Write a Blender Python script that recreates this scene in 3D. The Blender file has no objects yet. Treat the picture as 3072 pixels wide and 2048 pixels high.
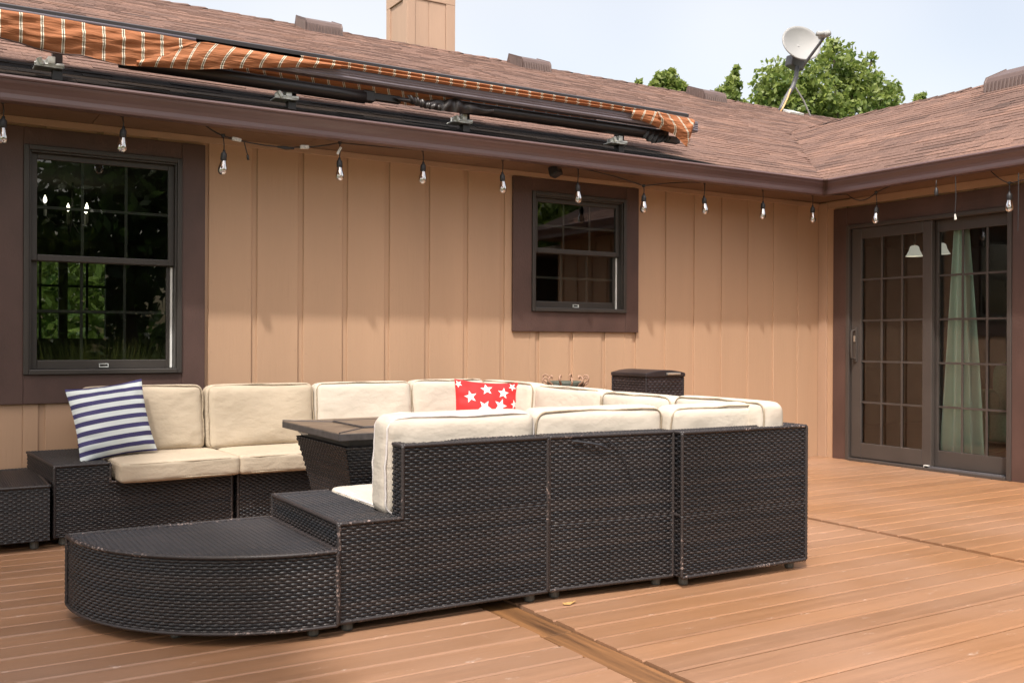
import bpy, math, random
import numpy as np
from mathutils import Vector, Matrix
random.seed(7); RNG = np.random.default_rng(7)
scene = bpy.context.scene
COL = scene.collection
R = math.radians

# ------------------------------------------------------------------ camera, sky, sun, exposure
FPX, YAW, PITCH, ROLL, CAMH = 2949.6, R(31.206), R(-0.0663), R(0.2413), 1.0
def cam_axes():
    c, s = math.cos(YAW), math.sin(YAW)
    right = Vector((c, -s, 0)); fwd = Vector((s, c, 0)); up = Vector((0, 0, 1))
    f2 = fwd * math.cos(PITCH) + up * math.sin(PITCH); u2 = up * math.cos(PITCH) - fwd * math.sin(PITCH)
    r3 = right * math.cos(ROLL) + u2 * math.sin(ROLL); u3 = u2 * math.cos(ROLL) - right * math.sin(ROLL)
    return r3, u3, f2
CR, CU, CF = cam_axes()
cd = bpy.data.cameras.new('camera'); cam = bpy.data.objects.new('camera', cd); COL.objects.link(cam)
cd.sensor_width = 36; cd.lens = FPX * 36 / 3072; cd.clip_start = .05; cd.clip_end = 2000
mw = Matrix((CR, CU, -CF)).transposed().to_4x4(); mw.translation = Vector((0, 0, CAMH)); cam.matrix_world = mw
scene.camera = cam
def ray(x, y): return (CR * ((x - 1536) / FPX) - CU * ((y - 1024) / FPX) + CF)
def at(x, y, ax, v):
    """world point where the sight line of photo pixel (x, y) meets the plane axis=v"""
    d = ray(x, y); o = Vector((0, 0, CAMH)); return o + d * ((v - o[ax]) / d[ax])

SUN_DIR = Vector((1, 1, -2.32)).normalized()
world = bpy.data.worlds.new('World'); scene.world = world; world.use_nodes = True
wn = world.node_tree.nodes; wl = world.node_tree.links; wn.clear()
wo = wn.new('ShaderNodeOutputWorld'); bg = wn.new('ShaderNodeBackground'); sky = wn.new('ShaderNodeTexSky')
sky.sky_type = 'NISHITA'; sky.sun_disc = False; sky.sun_elevation = math.asin(-SUN_DIR.z)
sky.sun_rotation = math.atan2(-SUN_DIR.x, -SUN_DIR.y)
sky.air_density = 1.0; sky.dust_density = 7.0; sky.ozone_density = 1.0; sky.altitude = 200
# thin high haze: a milky veil added to the blue of the sky, a little uneven
hz = wn.new('ShaderNodeMix'); hz.data_type = 'RGBA'; hz.blend_type = 'ADD'; hz.inputs[7].default_value = (2.1, 1.65, .85, 1)
tc = wn.new('ShaderNodeTexCoord'); nz = wn.new('ShaderNodeTexNoise'); nz.inputs['Scale'].default_value = 1.6; nz.inputs['Detail'].default_value = 3
mr = wn.new('ShaderNodeMapRange'); mr.inputs[3].default_value = .55; mr.inputs[4].default_value = 1.0; mr.inputs[1].default_value = .35; mr.inputs[2].default_value = .65
wl.new(tc.outputs['Generated'], nz.inputs['Vector']); wl.new(nz.outputs['Fac'], mr.inputs[0]); wl.new(mr.outputs[0], hz.inputs[0])
wl.new(sky.outputs[0], hz.inputs[6]); wl.new(hz.outputs[2], bg.inputs[0]); bg.inputs[1].default_value = .15
wl.new(bg.outputs[0], wo.inputs[0])
sd = bpy.data.lights.new('sun', 'SUN'); sd.energy = 2.35; sd.angle = R(1.5); sd.color = (1, .95, .89)
sun = bpy.data.objects.new('sun', sd); COL.objects.link(sun); sun.rotation_euler = SUN_DIR.to_track_quat('-Z', 'Y').to_euler(); sun.location = (-5, -5, 12)
scene.view_settings.view_transform = 'Standard'; scene.view_settings.look = 'None'; scene.view_settings.gamma = 1
scene.view_settings.use_curve_mapping = False; scene.view_settings.exposure = .80

# ------------------------------------------------------------------ materials
def nt(m): return m.node_tree.nodes, m.node_tree.links
def pm(name, col, rough=.6, var=.12, vs=6, bump=0, bs=60, stretch=(1, 1, 1), metal=0, spec=.5, col2=None, bdist=.01, detail=4):
    m = bpy.data.materials.new(name); m.use_nodes = True; n, l = nt(m); p = n['Principled BSDF']
    p.inputs['Roughness'].default_value = rough; p.inputs['Metallic'].default_value = metal
    p.inputs['Specular IOR Level'].default_value = spec
    g = n.new('ShaderNodeNewGeometry'); mp = n.new('ShaderNodeMapping'); mp.inputs['Scale'].default_value = stretch
    l.new(g.outputs['Position'], mp.inputs['Vector'])
    t = n.new('ShaderNodeTexNoise'); t.inputs['Scale'].default_value = vs; t.inputs['Detail'].default_value = detail
    l.new(mp.outputs[0], t.inputs['Vector'])
    cr = n.new('ShaderNodeValToRGB'); l.new(t.outputs['Fac'], cr.inputs[0])
    a = [c * (1 - var) for c in col]; b = [min(1, c * (1 + var)) for c in (col2 or col)]
    cr.color_ramp.elements[0].position = .3; cr.color_ramp.elements[1].position = .7
    cr.color_ramp.elements[0].color = (*a, 1); cr.color_ramp.elements[1].color = (*b, 1)
    l.new(cr.outputs[0], p.inputs['Base Color'])
    if bump:
        t2 = n.new('ShaderNodeTexNoise'); t2.inputs['Scale'].default_value = bs; t2.inputs['Detail'].default_value = 3
        l.new(mp.outputs[0], t2.inputs['Vector'])
        bp = n.new('ShaderNodeBump'); bp.inputs['Strength'].default_value = bump; bp.inputs['Distance'].default_value = bdist
        l.new(t2.outputs['Fac'], bp.inputs['Height']); l.new(bp.outputs[0], p.inputs['Normal'])
    m['cr'] = cr.name
    return m
def glass(name, refl=.06, tint=(.8, .82, .8), rough=.0):
    m = bpy.data.materials.new(name); m.use_nodes = True; n, l = nt(m); n.remove(n['Principled BSDF'])
    o = n['Material Output']; mx = n.new('ShaderNodeMixShader'); tr = n.new('ShaderNodeBsdfTransparent'); gl = n.new('ShaderNodeBsdfGlossy')
    tr.inputs[0].default_value = (*tint, 1); gl.inputs['Roughness'].default_value = rough
    fr = n.new('ShaderNodeFresnel'); fr.inputs[0].default_value = 1.5
    ma = n.new('ShaderNodeMath'); ma.operation = 'MULTIPLY_ADD'; ma.inputs[1].default_value = 1.5; ma.inputs[2].default_value = refl; ma.use_clamp = True
    l.new(fr.outputs[0], ma.inputs[0]); l.new(ma.outputs[0], mx.inputs[0]); l.new(tr.outputs[0], mx.inputs[1]); l.new(gl.outputs[0], mx.inputs[2]); l.new(mx.outputs[0], o.inputs[0])
    return m
def emit(name, col, s):
    m = bpy.data.materials.new(name); m.use_nodes = True; p = m.node_tree.nodes['Principled BSDF']
    p.inputs['Base Color'].default_value = (*col, 1); p.inputs['Emission Color'].default_value = (*col, 1); p.inputs['Emission Strength'].default_value = s
    return m

M = {}
M['tan'] = pm('tan_siding_paint', (.455, .288, .182), .6, .10, 1.6, .35, 60, (1, 1, .10), bdist=.004, detail=6)
M['tan_trim'] = pm('tan_trim_paint', (.42, .27, .18), .6, .07, 4, .3, 60, (1, 1, .3), bdist=.003)
M['tan_pale'] = pm('chimney_siding_paint', (.42, .285, .205), .65, .08, 4, .3, 50, (1, 1, .2), bdist=.003)
M['brown'] = pm('dark_brown_trim_paint', (.080, .044, .036), .5, .2, 5, .5, 90, (1, 1, .5), bdist=.003)
M['frame'] = pm('bronze_window_frame', (.042, .036, .032), .4, .1, 4)
M['muntin'] = pm('grey_muntin', (.10, .09, .08), .45, .08, 4)
M['doorframe'] = pm('taupe_door_frame', (.060, .050, .045), .42, .08, 4)
M['gutter'] = pm('mauve_brown_gutter_metal', (.135, .086, .085), .33, .1, 2, 0, 60, (1, 1, 6))
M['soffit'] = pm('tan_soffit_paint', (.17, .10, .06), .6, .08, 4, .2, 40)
M['pane'] = glass('window_glass', .035, (.62, .66, .62))
M['dpane'] = glass('door_glass', .05, (.9, .94, .9))
M['smoked'] = glass('dull_rear_window_glass', .04, (.30, .36, .32))
M['bulb'] = glass('clear_bulb_glass', .40, (.95, .95, .95), .12)
M['black'] = pm('black_rubber', (.018, .018, .02), .55, .2, 20)
M['awn_metal'] = pm('dark_brown_awning_metal', (.024, .019, .019), .38, .15, 3)
M['awn_bar'] = pm('grey_brown_awning_bar', (.155, .135, .155), .35, .1, 3)
M['galv'] = pm('galvanised_steel', (.60, .62, .60), .5, .3, 30, .2, 40, metal=.2)
M['white'] = pm('white_plastic', (.75, .75, .72), .5, .08, 10)
M['label'] = pm('printed_paper_label', (.55, .54, .50), .7, .3, 120)
M['dish'] = pm('pale_grey_dish_paint', (.30, .30, .295), .55, .07, 3)
M['greymetal'] = pm('grey_painted_steel', (.095, .095, .105), .5, .1, 8)
M['vent'] = pm('brown_roof_vent_metal', (.105, .07, .062), .5, .1, 8)
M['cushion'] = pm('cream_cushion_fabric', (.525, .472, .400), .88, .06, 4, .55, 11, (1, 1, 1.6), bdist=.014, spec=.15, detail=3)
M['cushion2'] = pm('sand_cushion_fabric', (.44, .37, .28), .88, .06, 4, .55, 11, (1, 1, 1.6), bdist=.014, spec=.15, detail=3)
M['piping'] = pm('taupe_piping', (.34, .28, .205), .85, .15, 60, spec=.2)
M['piping_light'] = pm('pale_grey_piping', (.62, .58, .56), .85, .1, 60, spec=.2)
M['foot'] = pm('grey_plastic_foot', (.09, .09, .08), .5, .2, 20)
M['stone'] = pm('brown_faux_stone_table_top', (.13, .098, .072), .36, .35, 9, .2, 40, detail=7)
M['stone_edge'] = pm('dark_table_edge', (.045, .04, .04), .5, .4, 25)
M['curtain'] = pm('pale_aqua_curtain_cloth', (.68, .84, .76), .8, .06, 4)
M['chair'] = pm('green_upholstery', (.22, .36, .25), .8, .12, 60)
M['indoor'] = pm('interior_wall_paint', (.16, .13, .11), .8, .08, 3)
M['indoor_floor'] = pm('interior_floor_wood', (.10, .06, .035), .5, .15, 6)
M['candle'] = emit('lit_candle_bulb', (1, .9, .72), 4)
M['shade'] = emit('lit_frosted_glass_shade', (.75, .72, .62), .28)
M['filament'] = pm('amber_filament', (.8, .32, .05), .4, .1, 30)
M['steel'] = pm('brushed_steel', (.6, .58, .53), .3, .1, 20, metal=.8)
M['bark'] = pm('grey_brown_bark', (.11, .085, .065), .85, .3, 12, .6, 20, (1, 1, .3))
M['grass'] = pm('lawn_grass', (.055, .11, .03), .9, .4, 8, .5, 60)
M['ramp'] = pm('weathered_terracotta_scroll', (.36, .22, .15), .7, .2, 30)
M['bowl'] = pm('grey_green_glazed_bowl', (.10, .115, .095), .35, .2, 15)
M['tan_cable'] = pm('tan_painted_cable', (.10, .06, .035), .6, .1, 30)
M['orange_cable'] = pm('faded_orange_cable', (.62, .36, .16), .6, .2, 20)
M['leaf_dry'] = pm('dry_yellow_leaf', (.55, .33, .12), .7, .2, 60)

def leaf_mat(name, c1, c2):
    m = bpy.data.materials.new(name); m.use_nodes = True; n, l = nt(m); p = n['Principled BSDF']
    a = n.new('ShaderNodeAttribute'); a.attribute_name = 'tint'
    mx = n.new('ShaderNodeMix'); mx.data_type = 'RGBA'; mx.inputs[6].default_value = (*c1, 1); mx.inputs[7].default_value = (*c2, 1)
    l.new(a.outputs['Fac'], mx.inputs[0]); l.new(mx.outputs[2], p.inputs['Base Color']); p.inputs['Roughness'].default_value = .5
    tl = n.new('ShaderNodeBsdfTranslucent'); ms = n.new('ShaderNodeMixShader'); ms.inputs[0].default_value = .38
    hs = n.new('ShaderNodeHueSaturation'); hs.inputs['Value'].default_value = 1.5; l.new(mx.outputs[2], hs.inputs['Color']); l.new(hs.outputs[0], tl.inputs[0])
    l.new(p.outputs[0], ms.inputs[1]); l.new(tl.outputs[0], ms.inputs[2]); l.new(ms.outputs[0], n['Material Output'].inputs[0])
    return m
M['leaf'] = leaf_mat('summer_leaves', (.055, .105, .02), (.24, .29, .07))
M['leaf_dark'] = leaf_mat('deep_green_leaves', (.022, .05, .014), (.07, .12, .03))

def shingle_mat():
    m = pm('brown_asphalt_shingle', (.2, .12, .095), .95, .0, 5, .9, 420, bdist=.003, spec=.12)
    n, l = nt(m); p = n['Principled BSDF']
    a = n.new('ShaderNodeAttribute'); a.attribute_name = 'tint'
    cr = n.new('ShaderNodeValToRGB'); e = cr.color_ramp.elements
    e[0].position = 0; e[0].color = (.085, .058, .050, 1); e[1].position = 1; e[1].color = (.245, .148, .112, 1)
    k = e.new(.35); k.color = (.145, .093, .077, 1); k = e.new(.7); k.color = (.19, .118, .094, 1)
    l.new(a.outputs['Fac'], cr.inputs[0])
    # granule speckle
    g = n.new('ShaderNodeNewGeometry'); sp = n.new('ShaderNodeTexNoise'); sp.inputs['Scale'].default_value = 45; sp.inputs['Detail'].default_value = 8
    l.new(g.outputs['Position'], sp.inputs['Vector'])
    mrr = n.new('ShaderNodeMapRange'); mrr.inputs[1].default_value = .3; mrr.inputs[2].default_value = .7; mrr.inputs[3].default_value = .72; mrr.inputs[4].default_value = 1.25
    l.new(sp.outputs['Fac'], mrr.inputs[0])
    mu = n.new('ShaderNodeMix'); mu.data_type = 'RGBA'; mu.blend_type = 'MULTIPLY'; mu.inputs[0].default_value = 1
    l.new(cr.outputs[0], mu.inputs[6]); l.new(mrr.outputs[0], mu.inputs[7])
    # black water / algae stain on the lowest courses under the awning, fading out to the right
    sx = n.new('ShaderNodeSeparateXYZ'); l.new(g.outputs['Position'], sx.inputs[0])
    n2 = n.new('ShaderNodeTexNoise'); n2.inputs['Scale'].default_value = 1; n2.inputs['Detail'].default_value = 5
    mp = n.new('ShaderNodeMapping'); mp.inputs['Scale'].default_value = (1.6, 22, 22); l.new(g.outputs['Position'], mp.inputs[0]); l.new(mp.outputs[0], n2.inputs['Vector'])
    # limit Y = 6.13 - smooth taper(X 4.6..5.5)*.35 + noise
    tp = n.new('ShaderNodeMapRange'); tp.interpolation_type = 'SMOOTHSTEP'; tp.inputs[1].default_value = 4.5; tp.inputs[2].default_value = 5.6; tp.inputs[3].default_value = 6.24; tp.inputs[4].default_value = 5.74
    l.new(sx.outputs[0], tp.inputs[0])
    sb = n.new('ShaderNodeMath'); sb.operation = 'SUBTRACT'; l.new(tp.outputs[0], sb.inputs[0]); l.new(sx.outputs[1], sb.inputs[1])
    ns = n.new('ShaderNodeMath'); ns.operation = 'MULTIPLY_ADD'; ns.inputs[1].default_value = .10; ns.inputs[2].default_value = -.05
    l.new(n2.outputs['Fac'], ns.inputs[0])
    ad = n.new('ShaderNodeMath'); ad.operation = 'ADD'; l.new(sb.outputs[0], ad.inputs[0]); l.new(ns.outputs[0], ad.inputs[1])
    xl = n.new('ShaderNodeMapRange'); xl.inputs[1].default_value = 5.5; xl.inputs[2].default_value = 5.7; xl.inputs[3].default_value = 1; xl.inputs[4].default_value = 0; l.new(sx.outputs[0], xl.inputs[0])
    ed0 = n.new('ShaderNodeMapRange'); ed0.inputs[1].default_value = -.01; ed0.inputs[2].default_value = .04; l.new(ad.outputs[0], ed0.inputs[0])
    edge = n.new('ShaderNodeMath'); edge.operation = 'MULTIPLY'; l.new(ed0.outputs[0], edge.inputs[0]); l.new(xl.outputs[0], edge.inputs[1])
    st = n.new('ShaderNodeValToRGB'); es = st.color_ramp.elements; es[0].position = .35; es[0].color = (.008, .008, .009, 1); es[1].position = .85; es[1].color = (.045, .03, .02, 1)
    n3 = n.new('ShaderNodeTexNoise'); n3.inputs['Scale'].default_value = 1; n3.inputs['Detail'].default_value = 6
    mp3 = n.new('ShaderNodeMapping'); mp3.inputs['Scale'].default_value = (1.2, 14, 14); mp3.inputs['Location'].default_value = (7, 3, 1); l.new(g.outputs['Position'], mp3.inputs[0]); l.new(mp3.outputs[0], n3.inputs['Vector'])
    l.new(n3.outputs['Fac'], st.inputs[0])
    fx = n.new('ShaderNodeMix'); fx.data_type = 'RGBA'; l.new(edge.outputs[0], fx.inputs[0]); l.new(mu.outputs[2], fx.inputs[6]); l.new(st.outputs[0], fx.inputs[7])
    l.new(fx.outputs[2], p.inputs['Base Color'])
    return m
M['shingle'] = shingle_mat()

def deck_mat(name, c1, c2, grain, rough, flecks=True):
    m = bpy.data.materials.new(name); m.use_nodes = True; n, l = nt(m); p = n['Principled BSDF']
    g = n.new('ShaderNodeNewGeometry'); oi = n.new('ShaderNodeObjectInfo')
    mp = n.new('ShaderNodeMapping'); mp.inputs['Scale'].default_value = grain; l.new(g.outputs['Position'], mp.inputs[0])
    t = n.new('ShaderNodeTexNoise'); t.inputs['Scale'].default_value = 1; t.inputs['Detail'].default_value = 7; t.inputs['Roughness'].default_value = .62
    t.noise_dimensions = '4D'; l.new(mp.outputs[0], t.inputs['Vector']); l.new(oi.outputs['Random'], t.inputs['W'])
    cr = n.new('ShaderNodeValToRGB'); e = cr.color_ramp.elements; e[0].position = .32; e[0].color = (*c1, 1); e[1].position = .68; e[1].color = (*c2, 1)
    l.new(t.outputs['Fac'], cr.inputs[0])
    # board to board tint
    mrr = n.new('ShaderNodeMapRange'); mrr.inputs[3].default_value = .86; mrr.inputs[4].default_value = 1.12; l.new(oi.outputs['Random'], mrr.inputs[0])
    mu = n.new('ShaderNodeMix'); mu.data_type = 'RGBA'; mu.blend_type = 'MULTIPLY'; mu.inputs[0].default_value = 1; l.new(cr.outputs[0], mu.inputs[6]); l.new(mrr.outputs[0], mu.inputs[7])
    out = mu.outputs[2]
    if flecks:
        # worn, chalky foot-traffic patches and small bare scuffs
        w = n.new('ShaderNodeTexNoise'); w.inputs['Scale'].default_value = .9; w.inputs['Detail'].default_value = 4; l.new(g.outputs['Position'], w.inputs['Vector'])
        wr = n.new('ShaderNodeMapRange'); wr.inputs[1].default_value = .38; wr.inputs[2].default_value = .72; wr.inputs[3].default_value = .0; wr.inputs[4].default_value = .62; l.new(w.outputs['Fac'], wr.inputs[0])
        m1 = n.new('ShaderNodeMix'); m1.data_type = 'RGBA'; m1.inputs[7].default_value = (.34, .212, .150, 1); l.new(wr.outputs[0], m1.inputs[0]); l.new(out, m1.inputs[6])
        mpf = n.new('ShaderNodeMapping'); mpf.inputs['Scale'].default_value = (3.2, 9, 1); l.new(g.outputs['Position'], mpf.inputs[0])
        f = n.new('ShaderNodeTexNoise'); f.inputs['Scale'].default_value = 2.2; f.inputs['Detail'].default_value = 9; f.inputs['Roughness'].default_value = .75; l.new(mpf.outputs[0], f.inputs['Vector'])
        fr = n.new('ShaderNodeMapRange'); fr.inputs[1].default_value = .615; fr.inputs[2].default_value = .68; fr.inputs[4].default_value = .7; l.new(f.outputs['Fac'], fr.inputs[0])
        m2 = n.new('ShaderNodeMix'); m2.data_type = 'RGBA'; m2.inputs[7].default_value = (.5, .38, .31, 1); l.new(fr.outputs[0], m2.inputs[0]); l.new(m1.outputs[2], m2.inputs[6])
        out = m2.outputs[2]
    l.new(out, p.inputs['Base Color'])
    rr = n.new('ShaderNodeMapRange'); rr.inputs[3].default_value = rough - .1; rr.inputs[4].default_value = rough + .15; l.new(t.outputs['Fac'], rr.inputs[0]); l.new(rr.outputs[0], p.inputs['Roughness'])
    bp = n.new('ShaderNodeBump'); bp.inputs['Strength'].default_value = .5; bp.inputs['Distance'].default_value = .003; l.new(t.outputs['Fac'], bp.inputs['Height']); l.new(bp.outputs[0], p.inputs['Normal'])
    return m
M['deck'] = deck_mat('terracotta_deck_paint', (.225, .112, .053), (.305, .158, .080), (1.5, 30, 30), .38)
M['barewood'] = deck_mat('bare_stained_wood', (.045, .020, .008), (.27, .125, .045), (22, 1.3, 22), .55, False)

def wicker_mat(name='dark_resin_wicker', base=((.013, .014, .017), (.028, .023, .0225))):
    m = bpy.data.materials.new(name); m.use_nodes = True; n, l = nt(m); p = n['Principled BSDF']
    a = n.new('ShaderNodeAttribute'); a.attribute_name = 'tint'
    cr = n.new('ShaderNodeValToRGB'); e = cr.color_ramp.elements
    e[0].position = .2; e[0].color = (*base[0], 1); e[1].position = .9; e[1].color = (*base[1], 1)
    l.new(a.outputs['Fac'], cr.inputs[0])
    g = n.new('ShaderNodeNewGeometry'); t = n.new('ShaderNodeTexNoise'); t.inputs['Scale'].default_value = 2.5; t.inputs['Detail'].default_value = 3; l.new(g.outputs['Position'], t.inputs['Vector'])
    mrr = n.new('ShaderNodeMapRange'); mrr.inputs[1].default_value = .3; mrr.inputs[2].default_value = .7; mrr.inputs[3].default_value = .75; mrr.inputs[4].default_value = 1.35; l.new(t.outputs['Fac'], mrr.inputs[0])
    mu = n.new('ShaderNodeMix'); mu.data_type = 'RGBA'; mu.blend_type = 'MULTIPLY'; mu.inputs[0].default_value = 1; l.new(cr.outputs[0], mu.inputs[6]); l.new(mrr.outputs[0], mu.inputs[7])
    l.new(mu.outputs[2], p.inputs['Base Color']); p.inputs['Roughness'].default_value = .42; p.inputs['Specular IOR Level'].default_value = .5
    return m
M['wicker'] = wicker_mat()
M['wicker_bin'] = wicker_mat('brown_bin_resin', ((.022, .017, .019), (.045, .034, .037)))
M['wicker_edge'] = pm('scuffed_wicker_edge', (.05, .038, .036), .45, .35, 60)
def scuff():
    m = M['wicker_edge']; n, l = nt(m); p = n['Principled BSDF']
    g = n.new('ShaderNodeNewGeometry'); t = n.new('ShaderNodeTexNoise'); t.inputs['Scale'].default_value = 95; t.inputs['Detail'].default_value = 1
    t2 = n.new('ShaderNodeTexNoise'); t2.inputs['Scale'].default_value = 5; l.new(g.outputs['Position'], t.inputs['Vector']); l.new(g.outputs['Position'], t2.inputs['Vector'])
    mu = n.new('ShaderNodeMath'); mu.operation = 'MULTIPLY'; l.new(t.outputs['Fac'], mu.inputs[0]); l.new(t2.outputs['Fac'], mu.inputs[1])
    cr = n.new('ShaderNodeValToRGB'); e = cr.color_ramp.elements; e[0].position = .35; e[0].color = (.028, .023, .023, 1); e[1].position = .45; e[1].color = (.26, .20, .18, 1)
    l.new(mu.outputs[0], cr.inputs[0]); l.new(cr.outputs[0], p.inputs['Base Color'])
scuff()

def awning_mat():
    m = bpy.data.materials.new('striped_awning_canvas'); m.use_nodes = True; n, l = nt(m); p = n['Principled BSDF']
    uv = n.new('ShaderNodeUVMap'); sx = n.new('ShaderNodeSeparateXYZ'); l.new(uv.outputs[0], sx.inputs[0])
    pp = n.new('ShaderNodeMath'); pp.operation = 'PINGPONG'; pp.inputs[1].default_value = .05; l.new(sx.outputs[0], pp.inputs[0])  # period .1 m
    cr = n.new('ShaderNodeValToRGB'); cr.color_ramp.interpolation = 'CONSTANT'; e = cr.color_ramp.elements
    dv = n.new('ShaderNodeMath'); dv.operation = 'DIVIDE'; dv.inputs[1].default_value = .05; l.new(pp.outputs[0], dv.inputs[0]); l.new(dv.outputs[0], cr.inputs[0])
    e[0].position = 0; e[0].color = (.10, .07, .05, 1); e[1].position = .05; e[1].color = (.78, .72, .58, 1)
    k = e.new(.15); k.color = (.38, .142, .058, 1)
    l.new(cr.outputs[0], p.inputs['Base Color']); p.inputs['Roughness'].default_value = .85
    g = n.new('ShaderNodeNewGeometry'); mp = n.new('ShaderNodeMapping'); mp.inputs['Scale'].default_value = (4, 4, 22); mp.inputs['Rotation'].default_value = (0, .18, 0); l.new(g.outputs['Position'], mp.inputs[0])
    t = n.new('ShaderNodeTexNoise'); t.inputs['Scale'].default_value = 1.3; t.inputs['Detail'].default_value = 3; l.new(mp.outputs[0], t.inputs['Vector'])
    bp = n.new('ShaderNodeBump'); bp.inputs['Strength'].default_value = .9; bp.inputs['Distance'].default_value = .03; l.new(t.outputs['Fac'], bp.inputs['Height']); l.new(bp.outputs[0], p.inputs['Normal'])
    tl = n.new('ShaderNodeBsdfTranslucent'); l.new(cr.outputs[0], tl.inputs[0]); ms = n.new('ShaderNodeMixShader'); ms.inputs[0].default_value = .2
    l.new(p.outputs[0], ms.inputs[1]); l.new(tl.outputs[0], ms.inputs[2]); l.new(ms.outputs[0], n['Material Output'].inputs[0])
    return m
M['awning'] = awning_mat()
def stripes_mat():
    m = bpy.data.materials.new('navy_white_striped_cotton'); m.use_nodes = True; n, l = nt(m); p = n['Principled BSDF']
    uv = n.new('ShaderNodeUVMap'); sx = n.new('ShaderNodeSeparateXYZ'); l.new(uv.outputs[0], sx.inputs[0])
    ml = n.new('ShaderNodeMath'); ml.operation = 'MULTIPLY_ADD'; ml.inputs[1].default_value = 8.0; ml.inputs[2].default_value = .30; l.new(sx.outputs[1], ml.inputs[0])
    fr = n.new('ShaderNodeMath'); fr.operation = 'FRACT'; l.new(ml.outputs[0], fr.inputs[0])
    cr = n.new('ShaderNodeValToRGB'); cr.color_ramp.interpolation = 'CONSTANT'; e = cr.color_ramp.elements
    e[0].position = 0; e[0].color = (.045, .04, .13, 1); e[1].position = .47; e[1].color = (.62, .68, .68, 1)
    l.new(fr.outputs[0], cr.inputs[0]); l.new(cr.outputs[0], p.inputs['Base Color']); p.inputs['Roughness'].default_value = .8
    return m
M['stripes'] = stripes_mat()
M['red'] = pm('red_cotton', (.60, .016, .018), .8, .06, 8)
M['star'] = pm('white_star_print', (.8, .76, .74), .8, .04, 8)

# ------------------------------------------------------------------ mesh helpers
class MB:
    def __init__(s): s.v = []; s.f = []; s.t = []; s.uv = None
    def add(s, vs, fs, tint=None):
        o = len(s.v); s.v += [tuple(v) for v in vs]; s.f += [tuple(i + o for i in f) for f in fs]
        if tint is not None or s.t:
            while len(s.t) < o: s.t.append(.5)
            s.t += [tint if tint is not None else .5] * len(vs)
        return s
    def box(s, a, b, mx=None, tint=None):
        x0, y0, z0 = a; x1, y1, z1 = b
        vs = [(x0, y0, z0), (x1, y0, z0), (x1, y1, z0), (x0, y1, z0), (x0, y0, z1), (x1, y0, z1), (x1, y1, z1), (x0, y1, z1)]
        if mx is not None: vs = [mx @ Vector(v) for v in vs]
        return s.add(vs, [(0, 3, 2, 1), (4, 5, 6, 7), (0, 1, 5, 4), (1, 2, 6, 5), (2, 3, 7, 6), (3, 0, 4, 7)], tint)
    def tube(s, pts, r, n=8, caps=True):
        pts = [Vector(p) for p in pts]; rr = r if isinstance(r, (list, tuple)) else [r] * len(pts)
        o = len(s.v); prev = None
        for i, p in enumerate(pts):
            d = (pts[min(i + 1, len(pts) - 1)] - pts[max(i - 1, 0)]).normalized()
            if prev is None:
                a = Vector((0, 0, 1)) if abs(d.z) < .9 else Vector((1, 0, 0)); u = d.cross(a).normalized()
            else:
                u = (prev - d * prev.dot(d)).normalized()
            prev = u; w = d.cross(u)
            for k in range(n):
                t = 2 * math.pi * k / n; s.v.append(tuple(p + (u * math.cos(t) + w * math.sin(t)) * rr[i]))
        for i in range(len(pts) - 1):
            for k in range(n):
                s.f.append((o + i * n + k, o + i * n + (k + 1) % n, o + (i + 1) * n + (k + 1) % n, o + (i + 1) * n + k))
        if caps: s.f.append(tuple(o + k for k in range(n))[::-1]); s.f.append(tuple(o + (len(pts) - 1) * n + k for k in range(n)))
        return s
    def lathe(s, prof, c, n=16, axis=None):
        o = len(s.v); c = Vector(c)
        for (r, z) in prof:
            for k in range(n):
                t = 2 * math.pi * k / n; v = Vector((r * math.cos(t), r * math.sin(t), z))
                if axis is not None: v = axis @ v
                s.v.append(tuple(c + v))
        for i in range(len(prof) - 1):
            for k in range(n): s.f.append((o + i * n + k, o + i * n + (k + 1) % n, o + (i + 1) * n + (k + 1) % n, o + (i + 1) * n + k))
        return s
    def build(s, name, mat, parent=None, smooth=False, bevel=0):
        me = bpy.data.meshes.new(name); me.from_pydata(s.v, [], s.f); me.materials.append(mat)
        if s.t:
            while len(s.t) < len(s.v): s.t.append(.5)
            at_ = me.attributes.new('tint', 'FLOAT', 'POINT'); at_.data.foreach_set('value', s.t)
        if smooth: me.polygons.foreach_set('use_smooth', [True] * len(me.polygons))
        o = bpy.data.objects.new(name, me); COL.objects.link(o)
        if bevel:
            b = o.modifiers.new('bevel', 'BEVEL'); b.width = bevel; b.segments = 2; b.limit_method = 'ANGLE'
        if parent is not None: o.parent = parent
        return o
def npmesh(name, V, Q, mat, parent=None, tint=None, uv=None, smooth=True, kind=None):
    """V (n,3), Q (m,4) numpy -> object"""
    me = bpy.data.meshes.new(name); me.vertices.add(len(V)); me.vertices.foreach_set('co', V.astype(np.float32).ravel())
    k = Q.shape[1]; me.loops.add(Q.size); me.loops.foreach_set('vertex_index', Q.astype(np.int32).ravel())
    me.polygons.add(len(Q)); me.polygons.foreach_set('loop_start', np.arange(0, Q.size, k, dtype=np.int32)); me.polygons.foreach_set('loop_total', np.full(len(Q), k, dtype=np.int32))
    if smooth: me.polygons.foreach_set('use_smooth', np.ones(len(Q), dtype=bool))
    if tint is not None: a = me.attributes.new('tint', 'FLOAT', 'POINT'); a.data.foreach_set('value', tint.astype(np.float32))
    if uv is not None:
        u = me.uv_layers.new(name='UVMap'); u.data.foreach_set('uv', uv[Q.ravel()].astype(np.float32).ravel())
    me.materials.append(mat); me.update(calc_edges=True); me.validate()
    o = bpy.data.objects.new(name, me); COL.objects.link(o)
    if parent is not None: o.parent = parent
    if kind: o['kind'] = kind
    return o
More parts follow.
